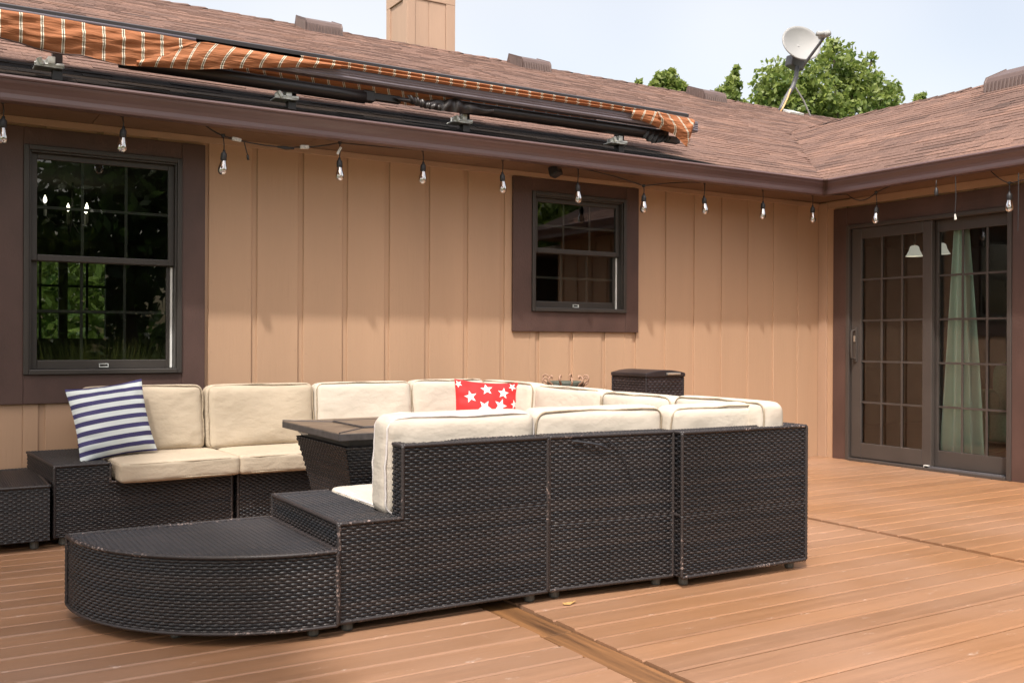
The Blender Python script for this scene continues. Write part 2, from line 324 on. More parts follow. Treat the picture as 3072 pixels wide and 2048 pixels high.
def tag(o, label=None, cat=None, group=None, kind=None):
    if label: o['label'] = label
    if cat: o['category'] = cat
    if group: o['group'] = group
    if kind: o['kind'] = kind
    return o
def thing(name, label, cat, loc=(0, 0, 0), rz=0, group=None):
    o = bpy.data.objects.new(name, None); COL.objects.link(o); o.location = loc; o.rotation_euler = (0, 0, rz); o.empty_display_size = .1
    return tag(o, label, cat, group)
def grid_faces(nu, nv, off=0):
    i = np.arange(nu - 1)[None, :]; j = np.arange(nv - 1)[:, None]
    a = (j * nu + i).ravel() + off
    return np.stack([a, a + 1, a + nu + 1, a + nu], 1)
def rect_minus(r, holes):
    out = [r]
    for h in holes:
        nx = []
        for (a0, b0, a1, b1) in out:
            c0, d0, c1, d1 = max(a0, h[0]), max(b0, h[1]), min(a1, h[2]), min(b1, h[3])
            if c0 >= c1 or d0 >= d1: nx.append((a0, b0, a1, b1)); continue
            if a0 < c0: nx.append((a0, b0, c0, b1))
            if c1 < a1: nx.append((c1, b0, a1, b1))
            if b0 < d0: nx.append((c0, b0, c1, d0))
            if d1 < b1: nx.append((c0, d1, c1, b1))
        out = nx
    return [q for q in out if q[2] - q[0] > 1e-4 and q[3] - q[1] > 1e-4]

# ------------------------------------------------------------------ constants of the place
WA, WB = 5.99, 6.78            # front faces of the two house walls (y of the long one, x of the one with the door)
PIT_A, PIT_B = .4167, .437     # roof pitches
RID_A = (11.85, 2.29 + .4167 * (11.85 - 5.57))
RID_B = (9.54, 2.29 + .437 * (9.54 - 6.36))
zA = lambda y: 2.29 + PIT_A * (y - 5.57)
zB = lambda x: 2.29 + PIT_B * (x - 6.36)

# ------------------------------------------------------------------ ground and deck
g = MB().add([(-120, -120, -.6), (160, -120, -.6), (160, 160, -.6), (-120, 160, -.6)], [(0, 1, 2, 3)]).build('lawn_ground', M['grass']); tag(g, kind='structure')
deck = bpy.data.objects.new('deck', None); COL.objects.link(deck); tag(deck, kind='structure')
jb = MB(); jb.box((-4, -3.4, -.25), (6.76, 5.98, -.045)); jb.build('dark_joist_slab', M['black'], deck)  # joists as one slab, coloured black to put shade in the board gaps
PITCHW = .1275; rows = int((5.985 + 3.4) / PITCHW)
segs = [(-4.0, -1.2), (-1.197, 1.812), (1.955, 4.255), (4.352, 6.775)]
random.seed(3)
for r in range(rows):
    y1 = 5.985 - r * PITCHW; y0 = y1 - PITCHW + .006
    for si, (x0, x1) in enumerate(segs):
        if si == 0 and r > 24: x1s = 1.812
        dz = random.uniform(-.0015, .0015); j0 = random.uniform(-.006, .006); j1 = random.uniform(-.006, .006)
        b = MB()
        # slightly eased board: box with chamfered top edges
        c = .006; zt = dz; za = zt - .005
        pr = [(y0, -.036), (y0, za), (y0 + c, zt), (y1 - c, zt), (y1, za), (y1, -.036)]
        xs = (x0 + (j0 if si > 1 else 0), x1 + (j1 if 0 < si < 3 else 0))
        b.add([(x, p[0], p[1]) for x in xs for p in pr], [(0, 1, 7, 6), (1, 2, 8, 7), (2, 3, 9, 8), (3, 4, 10, 9), (4, 5, 11, 10), (0, 5, 4, 3, 2, 1), (6, 7, 8, 9, 10, 11)])
        b.build('deck_board', M['deck'], deck)
for (x0, x1, z, mt) in ((1.822, 1.946, -.006, 'barewood'), (4.262, 4.345, -.009, 'deck')):
    y = 5.9
    for k in range(3):
        b = MB(); b.box((x0, y - 3.1, z - .03), (x1, y - .004, z)); o = b.build('deck_board', M[mt], deck, bevel=.004); y -= 3.1
        tag(o, 'bare unpainted brown board laid across the others' if mt == 'barewood' else 'narrow darker board laid across the others')
lf = MB(); lf.add([(2.09, 3.065, .006), (2.115, 3.06, .004), (2.155, 3.072, .012), (2.15, 3.09, .005), (2.12, 3.095, .003), (2.095, 3.083, .009)], [(0, 1, 4, 5), (1, 2, 3, 4)])
tag(lf.build('dry_leaf', M['leaf_dry']), 'small dry yellow leaf lying on the deck beside the bare board', 'leaf')

# ------------------------------------------------------------------ house
house = thing('house', 'brown roofed house with tan vertical siding around the corner of the deck', 'house', (0, 0, 0))
H1 = (.498, .80, 1.338, 2.06); H2 = (3.78, 1.21, 4.63, 2.075); HD = (4.197, -.1, 5.672, 1.985)
def wall(axis, u0, u1, holes, first, pitch, gw, name):
    """siding: a sheathing sheet (the floors of the grooves) and one board between every two grooves"""
    def P(u, n, z): return (u, WA + n, z) if axis == 'x' else (WB + n, u, z)
    sh = MB()
    for (a0, b0, a1, b1) in rect_minus((u0, -.35, u1, 2.24), holes):
        p0 = P(a0, .012, b0); p1 = P(a1, .12, b1); sh.box([min(p0[i], p1[i]) for i in range(3)], [max(p0[i], p1[i]) for i in range(3)])
    w = sh.build(name, M['tan'], house)
    u = first
    while u > u0: u -= pitch
    while u < u1:
        a, b = max(u + gw / 2, u0), min(u + pitch - gw / 2, u1); u += pitch
        if b - a < .01: continue
        for (a0, b0, a1, b1) in rect_minus((a, -.05, b, 2.215), holes):
            mb = MB()
            # front face with eased vertical edges
            c = .003
            pr = [(a0, .0125), (a0, c), (a0 + c, 0), (a1 - c, 0), (a1, c), (a1, .0125)]
            mb.add([P(p[0], p[1], z) for z in (b0, b1) for p in pr], [(0, 1, 7, 6), (1, 2, 8, 7), (2, 3, 9, 8), (3, 4, 10, 9), (4, 5, 11, 10), (0, 5, 4, 3, 2, 1), (6, 7, 8, 9, 10, 11)])
            mb.build('siding_board', M['tan'], w)
    return w
def nails(w, pts):
    mb = MB()
    for p in pts: mb.box((p[0] - .0035, p[1] - .001, p[2] - .0035), (p[0] + .0035, p[1] + .001, p[2] + .0035)) if p[3] else mb.box((p[0] - .001, p[1] - .0035, p[2] - .0035), (p[0] + .001, p[1] + .0035, p[2] + .0035))
    tag(mb.build('nail_heads', M['tan_trim'], w), kind='stuff')
wallA = wall('x', -1.6, 6.78, [H1, H2], 1.7755, .2955, .034, 'wall')
wallB = wall('y', 2.0, 5.99, [HD], 5.99 - .0175, .2955, .034, 'wall')
random.seed(17)
nails(wallA, [(1.7755 + k * .2955 + dx, WA, z + random.uniform(-.02, .02), 1) for k in range(-4, 17) for dx in (.035, .26) for z in (.12, .52, .92, 1.32, 1.72, 2.1) if not any(h[0] < 1.7755 + k * .2955 + dx < h[2] and h[1] < z + .03 < h[3] + .05 for h in (H1, H2))])
def part(mb, name, mat, parent, **k): return mb.build(name, M[mat], parent, **k)

def window(hole, trim, name, nlab):
    x0, z0, x1, z1 = hole; tx0, tz0, tx1, tz1 = trim
    t0 = WA - .022
    fr = MB(); w = .028
    for a, b in (((x0, t0 - .012, z0), (x0 + w, WA + .09, z1)), ((x1 - w, t0 - .012, z0), (x1, WA + .09, z1)), ((x0 + w, t0 - .012, z1 - w), (x1 - w, WA + .09, z1)), ((x0 + w, t0 - .016, z0), (x1 - w, WA + .09, z0 + w))): fr.box(a, b)
    f = fr.build('window', M['frame'], house, bevel=.004); tag(f, nlab)
    # thin raised bead of the frame
    bd = MB(); q = .010
    for a, b in (((x0 + w, t0 + .003, z0 + w), (x0 + w + q, WA + .05, z1 - w)), ((x1 - w - q, t0 + .003, z0 + w), (x1 - w, WA + .05, z1 - w)), ((x0 + w + q, t0 + .003, z1 - w - q), (x1 - w - q, WA + .05, z1 - w))): bd.box(a, b)
    bd.build('frame', M['frame'], f, bevel=.002)
    # trim boards (painted brown, wide)
    for a, b in (((tx0, t0, tz0), (x0, WA - .0005, tz1)), ((x1, t0, tz0), (tx1, WA - .0005, tz1)), ((x0, t0 + .003, z1), (x1, WA - .0005, tz1)), ((x0, t0 + .003, tz0), (x1, WA - .0005, z0))):
        MB().box(a, b).build('trim_board', M['brown'], f, bevel=.003)
    zm = (z0 + z1) / 2 + (.012 if x0 < 2 else .008)
    # upper sash (outer) and lower sash (set back)
    for (sa, sb, yy, s_) in ((zm - .012, z1 - w - q, .012, .032), (z0 + w, zm + .022, .045, .036)):
        sm = MB(); a0, a1 = x0 + w + q, x1 - w - q; Y0, Y1 = WA + yy, WA + yy + .03
        bot = .05 if sa < zm - .1 else .034
        sm.box((a0, Y0, sa), (a0 + s_, Y1, sb)); sm.box((a1 - s_, Y0, sa), (a1, Y1, sb)); sm.box((a0 + s_, Y0, sb - s_), (a1 - s_, Y1, sb)); sm.box((a0 + s_, Y0, sa), (a1 - s_, Y1, sa + bot))
        sm.build('sash', M['frame'], f, bevel=.003)
        g0, g1, h0, h1 = a0 + s_, a1 - s_, sa + bot, sb - s_
        # glass: six panes divided by thin bars
        for i in range(3):
            for j in range(2):
                px0 = g0 + (g1 - g0) * i / 3; px1 = g0 + (g1 - g0) * (i + 1) / 3; pz0 = h0 + (h1 - h0) * j / 2; pz1 = h0 + (h1 - h0) * (j + 1) / 2
                ym = (Y0 + Y1) / 2
                MB().add([(px0, ym, pz0), (px1, ym, pz0), (px1, ym, pz1), (px0, ym, pz1)], [(0, 1, 2, 3)]).build('pane', M['pane'], f)
        for i in (1, 2):
            xm = g0 + (g1 - g0) * i / 3; MB().box((xm - .008, ym + .003, h0), (xm + .008, ym + .012, h1)).build('muntin', M['muntin'], f)
        zz = (h0 + h1) / 2; MB().box((g0, ym + .002, zz - .008), (g1, ym + .013, zz + .008)).build('muntin', M['muntin'], f)
    MB().box((x1 - w - q - .016, WA + .036, z0 + w + .004), (x1 - w - q - .004, WA + .044, zm - .02)).build('side_channel', M['white'], f)
    # sash lock pull on the bottom rail
    xc = (x0 + x1) / 2; pl = MB(); zc = z0 + w + .008; Y = WA + .044
    for a, b in (((xc - .025, Y - .012, zc), (xc + .025, Y, zc + .005)), ((xc - .025, Y - .012, zc + .018), (xc + .025, Y, zc + .022)), ((xc - .025, Y - .012, zc + .005), (xc - .021, Y, zc + .018)), ((xc + .021, Y - .012, zc + .005), (xc + .025, Y, zc + .018))): pl.box(a, b)
    pl.build('sash_pull', M['galv'], f)
    return f
window(H1, (.26, .64, 1.472, 2.155), 'window', 'larger double-hung window at the left with bronze frame')
window(H2, (3.622, 1.064, 4.752, 2.169), 'window', 'smaller double-hung window beside the middle of the wall')

# sliding door in the right-hand wall
y0, y1 = 4.197, 5.672; X = WB
dr = MB(); w = .034
for a, b in (((X - .035, y0, .0), (X + .11, y0 + w, 1.985)), ((X - .035, y1 - w, .0), (X + .11, y1, 1.985)), ((X - .035, y0 + w, 1.985 - w), (X + .11, y1 - w, 1.985)), ((X - .05, y0 + w, -.004), (X + .12, y1 - w, .022))): dr.box(a, b)
door = dr.build('sliding_door', M['doorframe'], house, bevel=.004)
tr = MB(); tr.box((X - .045, y0 + .06, .022), (X - .03, 4.9, .036)); tr.box((X + .0, y0 + .04, .022), (X + .008, y1 - .04, .032)); tr.build('track', M['greymetal'], door)
MB().box((X - .045, 4.865, .004), (X - .02, 4.905, .04)).build('track_stop', M['white'], door)
for a, b in (((X - .024, y1, -.01), (X - .0005, 5.815, 2.135)), ((X - .024, 3.98, -.01), (X - .0005, y0, 2.135)), ((X - .021, y0, 1.985), (X - .0005, y1, 2.135))):
    MB().box(a, b).build('trim_board', M['brown'], door, bevel=.003)
def leaf_panel(ya, yb, x, sl, sr, zt, name):
    pb = MB(); z0_, z1_ = .03, 1.95
    pb.box((x, ya, z0_), (x + .04, ya + sl, z1_)); pb.box((x, yb - sr, z0_), (x + .04, yb, z1_)); pb.box((x, ya + sl, z1_ - .09), (x + .04, yb - sr, z1_)); pb.box((x, ya + sl, z0_), (x + .04, yb - sr, .155))
    pb.build('panel_frame', M['doorframe'], door, bevel=.005)
    g0, g1, h0, h1 = ya + sl, yb - sr, .155, z1_ - .09
    for i in range(3):
        for j in range(5):
            a0 = g0 + (g1 - g0) * i / 3; a1 = g0 + (g1 - g0) * (i + 1) / 3; b0 = h0 + (h1 - h0) * j / 5; b1 = h0 + (h1 - h0) * (j + 1) / 5
            MB().add([(x + .02, a0, b0), (x + .02, a0, b1), (x + .02, a1, b1), (x + .02, a1, b0)], [(0, 1, 2, 3)]).build('pane', M['dpane'], door)
    for i in (1, 2):
        ym = g0 + (g1 - g0) * i / 3; MB().box((x + .012, ym - .009, h0), (x + .018, ym + .009, h1)).build('muntin', M['doorframe'], door)
    for j in range(1, 5):
        zm = h0 + (h1 - h0) * j / 5; MB().box((x + .011, g0, zm - .008), (x + .019, g1, zm + .008)).build('muntin', M['doorframe'], door)
leaf_panel(4.86, 5.63, X - .012, .085, .10, 0, 'left')
leaf_panel(4.235, 4.93, X + .045, .005, .085, 0, 'right')
hd = MB(); hx = X - .035
hd.tube([(hx + .02, 5.585, 1.10), (hx - .025, 5.585, 1.09), (hx - .03, 5.585, 1.04), (hx - .03, 5.585, .92), (hx - .025, 5.585, .865), (hx + .02, 5.585, .85)], .009)
hd.box((hx + .012, 5.568, .83), (hx + .026, 5.602, 1.12)); hd.build('handle', M['doorframe'], door, smooth=False, bevel=.003)
MB().box((hx + .004, 5.578, 1.0), (hx + .0125, 5.592, 1.05)).build('lock', M['steel'], door)

# corner board
MB().box((WB - .017, WA - .095, -.02), (WB - .0005, WA - .004, 2.205)).build('corner_board', M['tan_trim'], wallB, bevel=.003)
# frieze and soffits
MB().box((-1.6, WA - .014, 2.172), (WB - .02, WA - .0007, 2.208)).build('frieze_board', M['tan_trim'], wallA, bevel=.002)
MB().box((WB - .0145, 2.0, 2.150), (WB - .0007, WA - .1, 2.208)).build('frieze_board', M['tan_trim'], wallB, bevel=.002)
so = MB().box((-1.6, WA - .4, 2.216), (WB + .1, WA + .12, 2.232)).box((WB - .4, 2.0, 2.217), (WB + .12, WA - .41, 2.233)).build('soffit', M['soffit'], house)
x = -1.6
while x < WB - .4:
    x1 = min(x + 1.22, WB - .395); MB().box((x + .003, WA - .385, 2.208), (x1, WA - .015, 2.2155)).build('soffit_board', M['soffit'], so); x = x1
y = 2.0
while y < WA - .4:
    yy = min(y + 1.22, WA - .39); MB().box((WB - .385, y + .003, 2.2085), (WB - .015, yy, 2.2165)).build('soffit_board', M['soffit'], so); y = yy
# gutters
PR = [(.385, 2.312), (.385, 2.192), (.448, 2.190), (.456, 2.194), (.458, 2.206), (.457, 2.228), (.462, 2.247), (.474, 2.264), (.485, 2.276), (.490, 2.287), (.490, 2.291), (.499, 2.294), (.503, 2.302), (.500, 2.312), (.490, 2.314), (.487, 2.308), (.455, 2.255), (.450, 2.205), (.391, 2.203), (.391, 2.312)]
def gutter(pa, pb, name):
    mb = MB(); n = len(PR); mb.v = [pa(*p) for p in PR] + [pb(*p) for p in PR]
    mb.f = [(i, (i + 1) % n, n + (i + 1) % n, n + i) for i in range(n)]
    o = mb.build(name, M['gutter'], house)
    return o
ga = gutter(lambda n, z: (-1.6, WA - n, z), lambda n, z: (WB - n - .002, WA - n, z), 'gutter')
gb = gutter(lambda n, z: (WB - n, WA - n - .002, z), lambda n, z: (WB - n, 1.6, z), 'gutter')
# folded joint strip at the inside corner of the gutters
js = MB(); n = len(PR[:14])
for k, (s, e) in enumerate(((-.035, .004), (.004, .035))): pass
vA = [(WB - p[0] - .032, WA - p[0] - .004, p[1]) for p in PR[1:14]]; vC = [(WB - p[0] - .004, WA - p[0] - .004, p[1] + .001) for p in PR[1:14]]; vB = [(WB - p[0] - .004, WA - p[0] - .032, p[1]) for p in PR[1:14]]
js.v = vA + vC + vB; k = 13; js.f = [(i, i + 1, k + i + 1, k + i) for i in range(k - 1)] + [(k + i, k + i + 1, 2 * k + i + 1, 2 * k + i) for i in range(k - 1)]
js.build('gutter_joint', M['brown'], ga)
MB().box((-1.6, WA - .384, 2.21), (WB - .384, WA - .36, 2.30)).build('fascia', M['brown'], house)
MB().box((WB - .384, 2.0, 2.21), (WB - .36, WA - .36, 2.30)).build('fascia', M['brown'], house)

# roof sheets
XL, XR, YN, YF = -3.0, 19.0, 1.6, 14.4
def sheet(pts, th=.05):
    n = len(pts); v = [tuple(p) for p in pts] + [(p[0], p[1], p[2] - th) for p in pts]
    return MB().add(v, [tuple(range(n)), tuple(range(n, 2 * n))[::-1]] + [(i, (i + 1) % n, n + (i + 1) % n, n + i)[::-1] for i in range(n)])
yr, zr = RID_A; xr, zrb = RID_B
roofA = sheet([(XL, 5.57, 2.28), (XR, 5.57, 2.28), (XR, yr, zr - .01), (XL, yr, zr - .01)]).build('roof', M['shingle'], house)
sheet([(XL, yr + .002, zr - .012), (XR, yr + .002, zr - .012), (XR, YF, 2.5), (XL, YF, 2.5)]).build('rear_slope', M['shingle'], roofA)
yv = 5.57 + (zrb - 2.29) / PIT_A
roofB = sheet([(6.36, YN, 2.28), (xr, YN, zrb - .01), (xr, yv, zrb - .01), (6.36, 5.6, 2.28)]).build('roof', M['shingle'], house)
sheet([(xr + .002, YN, zrb - .012), (12.7, YN, 2.28), (12.7, 5.6, 2.28), (xr + .002, yv, zrb - .012)]).build('rear_slope', M['shingle'], roofB)
# shingle tabs
tabs = []
random.seed(11)
def course(plane, row, exposure, u0, u1, valid):
    u = u0 - random.uniform(0, .3)
    while u < u1:
        wd = random.choice((.10, .13, .17, .21, .26, .33)); a, b = u, u + wd; u = b
        c = (a + b) / 2
        if not valid(c, row): continue
        thick = random.choice((.004, .005, .0075, .008)); tint = min(1, max(0, random.gauss(.55, .12) + .2 * math.sin(c * 1.9 + row * .55 + 2 * math.sin(row * .31 + c * .7)) * math.sin(c * .83 - row * .37 + 1.3 * math.sin(c * 1.3))))
        tabs.append((plane, row, a, min(b, u1) - .0015, thick, tint))
EXP = .122
sA = math.hypot(1, PIT_A); sB = math.hypot(1, PIT_B)
def validA(c, r):
    yy = 5.57 + (r + .5) * EXP / sA
    zb = zB(c) if c < xr else zrb - PIT_B * (c - xr)
    return not (c > 6.36 and yy < yv + .05 and zb > zA(yy) + .02)
nA = int((yr - 5.57) * sA / EXP) + 1; nB = int((xr - 6.36) * sB / EXP) + 1
for r in range(nA): course('A', r, EXP, -.6, 14.2, validA)
for r in range(nB):
    xx = 6.36 + (r + .5) * EXP / sB
    course('B', r, EXP, 2.6, min(yv, 5.57 + (zB(xx) - 2.29) / PIT_A) + .03, lambda c, r: True)
def tab_geo(t):
    pl, r, a, b, th, tint = t
    s0 = r * EXP - .012; s1 = (r + 1) * EXP + .01
    if pl == 'A':
        lim = (yr - 5.57) * sA; s1 = min(s1, lim); f = lambda u, s, h: (u, 5.57 + s / sA - h * PIT_A / sA, 2.292 + s * PIT_A / sA + h / sA)
    else:
        lim = (xr - 6.36) * sB; s1 = min(s1, lim); f = lambda u, s, h: (6.36 + s / sB - h * PIT_B / sB, u, 2.292 + s * PIT_B / sB + h / sB)
    v = [f(a, s0, 0), f(b, s0, 0), f(b, s0, th + .001), f(a, s0, th + .001), f(b, s1, .0035), f(a, s1, .0035), f(b, s1, -.002), f(a, s1, -.002)]
    fs = [(0, 1, 2, 3), (3, 2, 4, 5), (1, 6, 4, 2), (0, 3, 5, 7)]
    if pl == 'B': fs = [q[::-1] for q in fs]
    return v, fs
def tab_score(t):
    v, _ = tab_geo(t); c = (Vector(v[2]) + Vector(v[5])) / 2 - Vector((0, 0, CAMH)); d = c.dot(CF)
    if d < .5: return 0
    px = 1536 + FPX * c.dot(CR) / d; py = 1024 - FPX * c.dot(CU) / d
    if not (-20 < px < 3090 and 0 < py < 700): return 0
    if t[0] == 'A' and t[2] < 5.2 and v[2][1] < 6.9: return 0     # behind the awning
    n = Vector((0, -PIT_A, 1)) if t[0] == 'A' else Vector((-PIT_B, 0, 1))
    return (t[3] - t[2]) * abs(n.normalized().dot(c.normalized())) / d ** 2
sc = sorted(range(len(tabs)), key=lambda i: -tab_score(tabs[i]))
near = set(sc[:298])
for pl, root in (('A', roofA), ('B', roofB)):
    mb = MB()
    for i, t in enumerate(tabs):
        if t[0] != pl: continue
        v, fs = tab_geo(t)
        if i in near: MB().add(v, fs, t[5]).build('shingle', M['shingle'], root)
        else: mb.add(v, fs, t[5])
    tag(mb.build('shingle_courses', M['shingle'], root), kind='stuff')
# ridge caps
cap = None
def ridge(p0, d, n, wdir, slope, root, seed):
    random.seed(seed)
    for i in range(n):
        c = Vector(p0) + Vector(d) * (.2 * i); D = Vector(d); W = Vector(wdir); up = Vector((0, 0, 1)); h = random.uniform(.012, .022)
        s0, s1 = D * -.01, D * .215
        mb = MB(); dn = up * (-.14 * slope)
        mb.add([c + s0 - W * .14 + dn + up * h, c + s0 + up * h, c + s0 + W * .14 + dn + up * h, c + s1 - W * .14 + dn + up * .004, c + s1 + up * .004, c + s1 + W * .14 + dn + up * .004,
                c + s0 - W * .14 + dn, c + s0 + W * .14 + dn], [(0, 3, 4, 1), (1, 4, 5, 2), (6, 0, 1), (1, 2, 7), (6, 1, 7)], random.uniform(.1, .7))
        mb.build('ridge_cap', M['shingle'], root)
ridge((14.5, yr, zr), (-1, 0, 0), 76, (0, 1, 0), PIT_A, roofA, 4)
ridge((xr, 2.4, zrb), (0, 1, 0), 33, (1, 0, 0), PIT_B, roofB, 5)

# roof vents near the ridge
def vent(axis, a, across):
    """square slant-back vent; a = start along the ridge, across = position down the slope"""
    root = bpy.data.objects.new('roof_vent', None); COL.objects.link(root); root.parent = house
    L, D, Hh = .46, .34, .17
    def T(u, s, h):
        if axis == 'A': return (a + u, across + s, zA(across + s) + h) if h >= 0 else (a + u, across + s, zA(across + s))
        return (across + s, a + u, zB(across + s) + h)
    body = MB()
    prof = [(-.02, 0), (.0, .10), (.03, .135), (.36, .125), (.42, .0)]
    v = [T(u, s, h) for u in (0, L) for (s, h) in prof]; k = len(prof)
    body.add(v, [tuple(range(k)), tuple(range(k, 2 * k))[::-1]] + [(i, i + 1, k + i + 1, k + i) for i in range(k - 1)])
    o = body.build('cover', M['vent'], root, bevel=.012)
    for i in range(11):
        u = .03 + i * (L - .06) / 10; MB().add([T(u - .007, -.035, .004), T(u + .007, -.035, .004), T(u + .007, -.012, .098), T(u - .007, -.012, .098), T(u, -.045, .006), T(u, -.022, .10)], [(0, 4, 5, 3), (4, 1, 2, 5)]).build('louver', M['vent'], root)
    for i in range(9):
        s = .02 + i * .037; hh = .118; u0_, u1_ = (-.001, -.012)
        if axis == 'B': u0_, u1_ = (-.001, -.012)
        MB().add([T(u0_, s - .006, .004), T(u0_, s + .006, .004), T(u0_, s + .006, hh), T(u0_, s - .006, hh), T(u1_, s, .004), T(u1_, s, hh)], [(0, 4, 5, 3), (4, 1, 2, 5)]).build('louver', M['vent'], root)
for a in (3.95, 6.98, 10.22): vent('A', a, 11.28)
vent('B', 5.46, 9.05)
# chimney chase
ch = bpy.data.objects.new('chimney', None); COL.objects.link(ch); ch.parent = house
cx0, cx1, cy0, cy1, cz1 = 5.62, 6.30, 12.08, 12.75, 6.4
cx0 = 5.655; cx1 = 6.345
MB().box((cx0, cy0, 4.3), (cx1, cy1 , cz1)).build('chimney_core', M['tan_pale'], ch)
for a, b in (((cx0 - .02, cy0 - .02, 4.3), (cx0 + .10, cy0 - .0005, 5.62)), ((cx1 - .12, cy0 - .02, 4.3), (cx1 + .02, cy0 - .0005, 5.62)), ((cx0 - .02, cy0 - .022, 5.62), (cx1 + .02, cy0 - .0005, 5.9)),
             ((cx0 - .02, cy0, 4.3), (cx0 - .0005, cy0 + .12, 5.62)), ((cx0 - .02, cy1 - .12, 4.3), (cx0 - .0005, cy1, 5.62)), ((cx0 - .022, cy0, 5.62), (cx0 - .0005, cy1, 5.9)),
             ((cx0 + .105, cy0 - .008, 4.3), (cx0 + .30, cy0 - .0005, 5.615)), ((cx0 + .315, cy0 - .008, 4.3), (cx1 - .125, cy0 - .0005, 5.615))):
    MB().box(a, b).build('chimney_board', M['tan_pale'], ch, bevel=.003)

# interior rooms behind the windows and the door
room = bpy.data.objects.new('interior', None); COL.objects.link(room); room.parent = house
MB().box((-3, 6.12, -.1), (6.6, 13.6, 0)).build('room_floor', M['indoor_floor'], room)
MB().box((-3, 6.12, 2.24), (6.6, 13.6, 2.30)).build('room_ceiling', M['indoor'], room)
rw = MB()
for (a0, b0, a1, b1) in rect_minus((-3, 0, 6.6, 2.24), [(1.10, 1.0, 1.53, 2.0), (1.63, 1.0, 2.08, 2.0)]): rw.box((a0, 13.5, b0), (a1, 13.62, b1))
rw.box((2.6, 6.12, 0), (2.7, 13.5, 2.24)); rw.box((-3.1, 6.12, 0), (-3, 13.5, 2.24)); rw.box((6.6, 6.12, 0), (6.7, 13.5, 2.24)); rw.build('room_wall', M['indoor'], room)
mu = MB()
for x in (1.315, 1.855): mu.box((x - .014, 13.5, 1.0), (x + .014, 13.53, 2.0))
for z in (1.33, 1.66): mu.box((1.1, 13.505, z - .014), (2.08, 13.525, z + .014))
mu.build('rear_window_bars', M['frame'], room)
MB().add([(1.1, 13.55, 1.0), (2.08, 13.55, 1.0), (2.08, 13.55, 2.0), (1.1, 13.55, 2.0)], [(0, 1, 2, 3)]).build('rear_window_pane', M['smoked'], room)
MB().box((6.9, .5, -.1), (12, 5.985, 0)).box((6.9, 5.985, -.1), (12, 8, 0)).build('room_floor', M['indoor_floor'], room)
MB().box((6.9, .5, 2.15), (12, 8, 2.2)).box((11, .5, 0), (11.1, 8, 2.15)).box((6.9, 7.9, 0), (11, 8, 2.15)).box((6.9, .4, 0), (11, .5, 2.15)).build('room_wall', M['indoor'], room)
# curtain gathered at the right-hand door panel
nu, nv = 90, 30; V = []
for j in range(nv):
    t = j / (nv - 1); z = .03 + t * 1.95; hw = .145 * (1 - t) + .045; yc = 4.705 + .01 * t
    for i in range(nu):
        s = i / (nu - 1) * 2 - 1; V.append((6.93 + .04 * math.sin(s * 13 + .6 * math.sin(t * 3)) * (.45 + .55 * (1 - t)) + .02 * math.sin(s * 5 + t), yc + s * hw, z))
cur = npmesh('curtain', np.array(V), grid_faces(nu, nv), M['curtain']); tag(cur, 'pale aqua curtain gathered behind the right-hand glass of the sliding door', 'curtain')
# armchair indoors
ac = thing('armchair', 'green upholstered armchair standing indoors behind the sliding door', 'armchair', (7.55, 4.62, 0))
def rbox(h, r, n=12, bulge=0, seed=0, wr=0):
    """rounded, slightly puffed block: returns V, Q. h = half sizes"""
    V = []; Q = []; off = 0; hx, hy, hz = h
    rng = random.Random(seed); ph = [rng.uniform(0, 6.28) for _ in range(6)]
    for ax in range(3):
        for sgn in (-1, 1):
            o = [i for i in range(3) if i != ax]
            g_ = np.linspace(-1, 1, n); g_ = np.sign(g_) * (1 - (1 - np.abs(g_)) ** 1.5)
            A, B = np.meshgrid(g_, g_)
            p = np.zeros((n * n, 3)); p[:, ax] = sgn; p[:, o[0]] = A.ravel(); p[:, o[1]] = B.ravel()
            f = grid_faces(n, n, off)
            flip = (sgn > 0) == (ax == 1)
            if flip: f = f[:, ::-1]
            Q.append(f); V.append(p); off += n * n
    P = np.concatenate(V); Hh = np.array([hx, hy, hz]); W = P * Hh
    inner = np.clip(W, -(Hh - r), Hh - r); d = W - inner; L = np.linalg.norm(d, axis=1, keepdims=True); L[L == 0] = 1
    out = inner + d / L * r
    if bulge:
        m = np.argmin(Hh); o = [i for i in range(3) if i != m]
        a, b = W[:, o[0]] / Hh[o[0]], W[:, o[1]] / Hh[o[1]]
        k = np.clip((1 - a ** 4) * (1 - b ** 4), 0, 1)
        out[:, m] += np.sign(W[:, m]) * bulge * k * (np.abs(W[:, m]) / Hh[m])
        for q in (0, 1):   # sides bow outwards
            e = o[q]; f_ = o[1 - q]; kk = np.clip(1 - (W[:, m] / Hh[m]) ** 2, 0, 1) * np.clip(1 - (W[:, f_] / Hh[f_]) ** 6, 0, 1)
            out[:, e] += np.sign(W[:, e]) * bulge * .35 * kk * np.abs(W[:, e] / Hh[e]) ** 6
        if wr:
            # soft pulls running in from the corners and a few broad folds
            u, v = W[:, o[0]], W[:, o[1]]
            corner = np.abs(a * b) ** 1.5
            fold = np.sin((u + v) * 48 + 3 * np.sin(u * 9 + ph[3]) + ph[0]) * .45 + np.sin((u - v) * 57 + 3 * np.sin(v * 8 + ph[5]) + ph[1]) * .45 + np.sin(v * 40 + u * 13 + ph[2]) * .3
            out[:, m] += np.sign(W[:, m]) * wr * fold * (.22 + corner) * (np.abs(W[:, m]) / Hh[m]) * np.clip((1 - a ** 8) * (1 - b ** 8), 0, 1)
            out[:, m] += wr * 1.2 * np.sin(u * 11 + ph[3]) * np.sin(v * 13 + ph[4])
    return out, np.concatenate(Q)
def place(V, Mx): return V @ np.array(Mx.to_3x3()).T + np.array(Mx.translation)
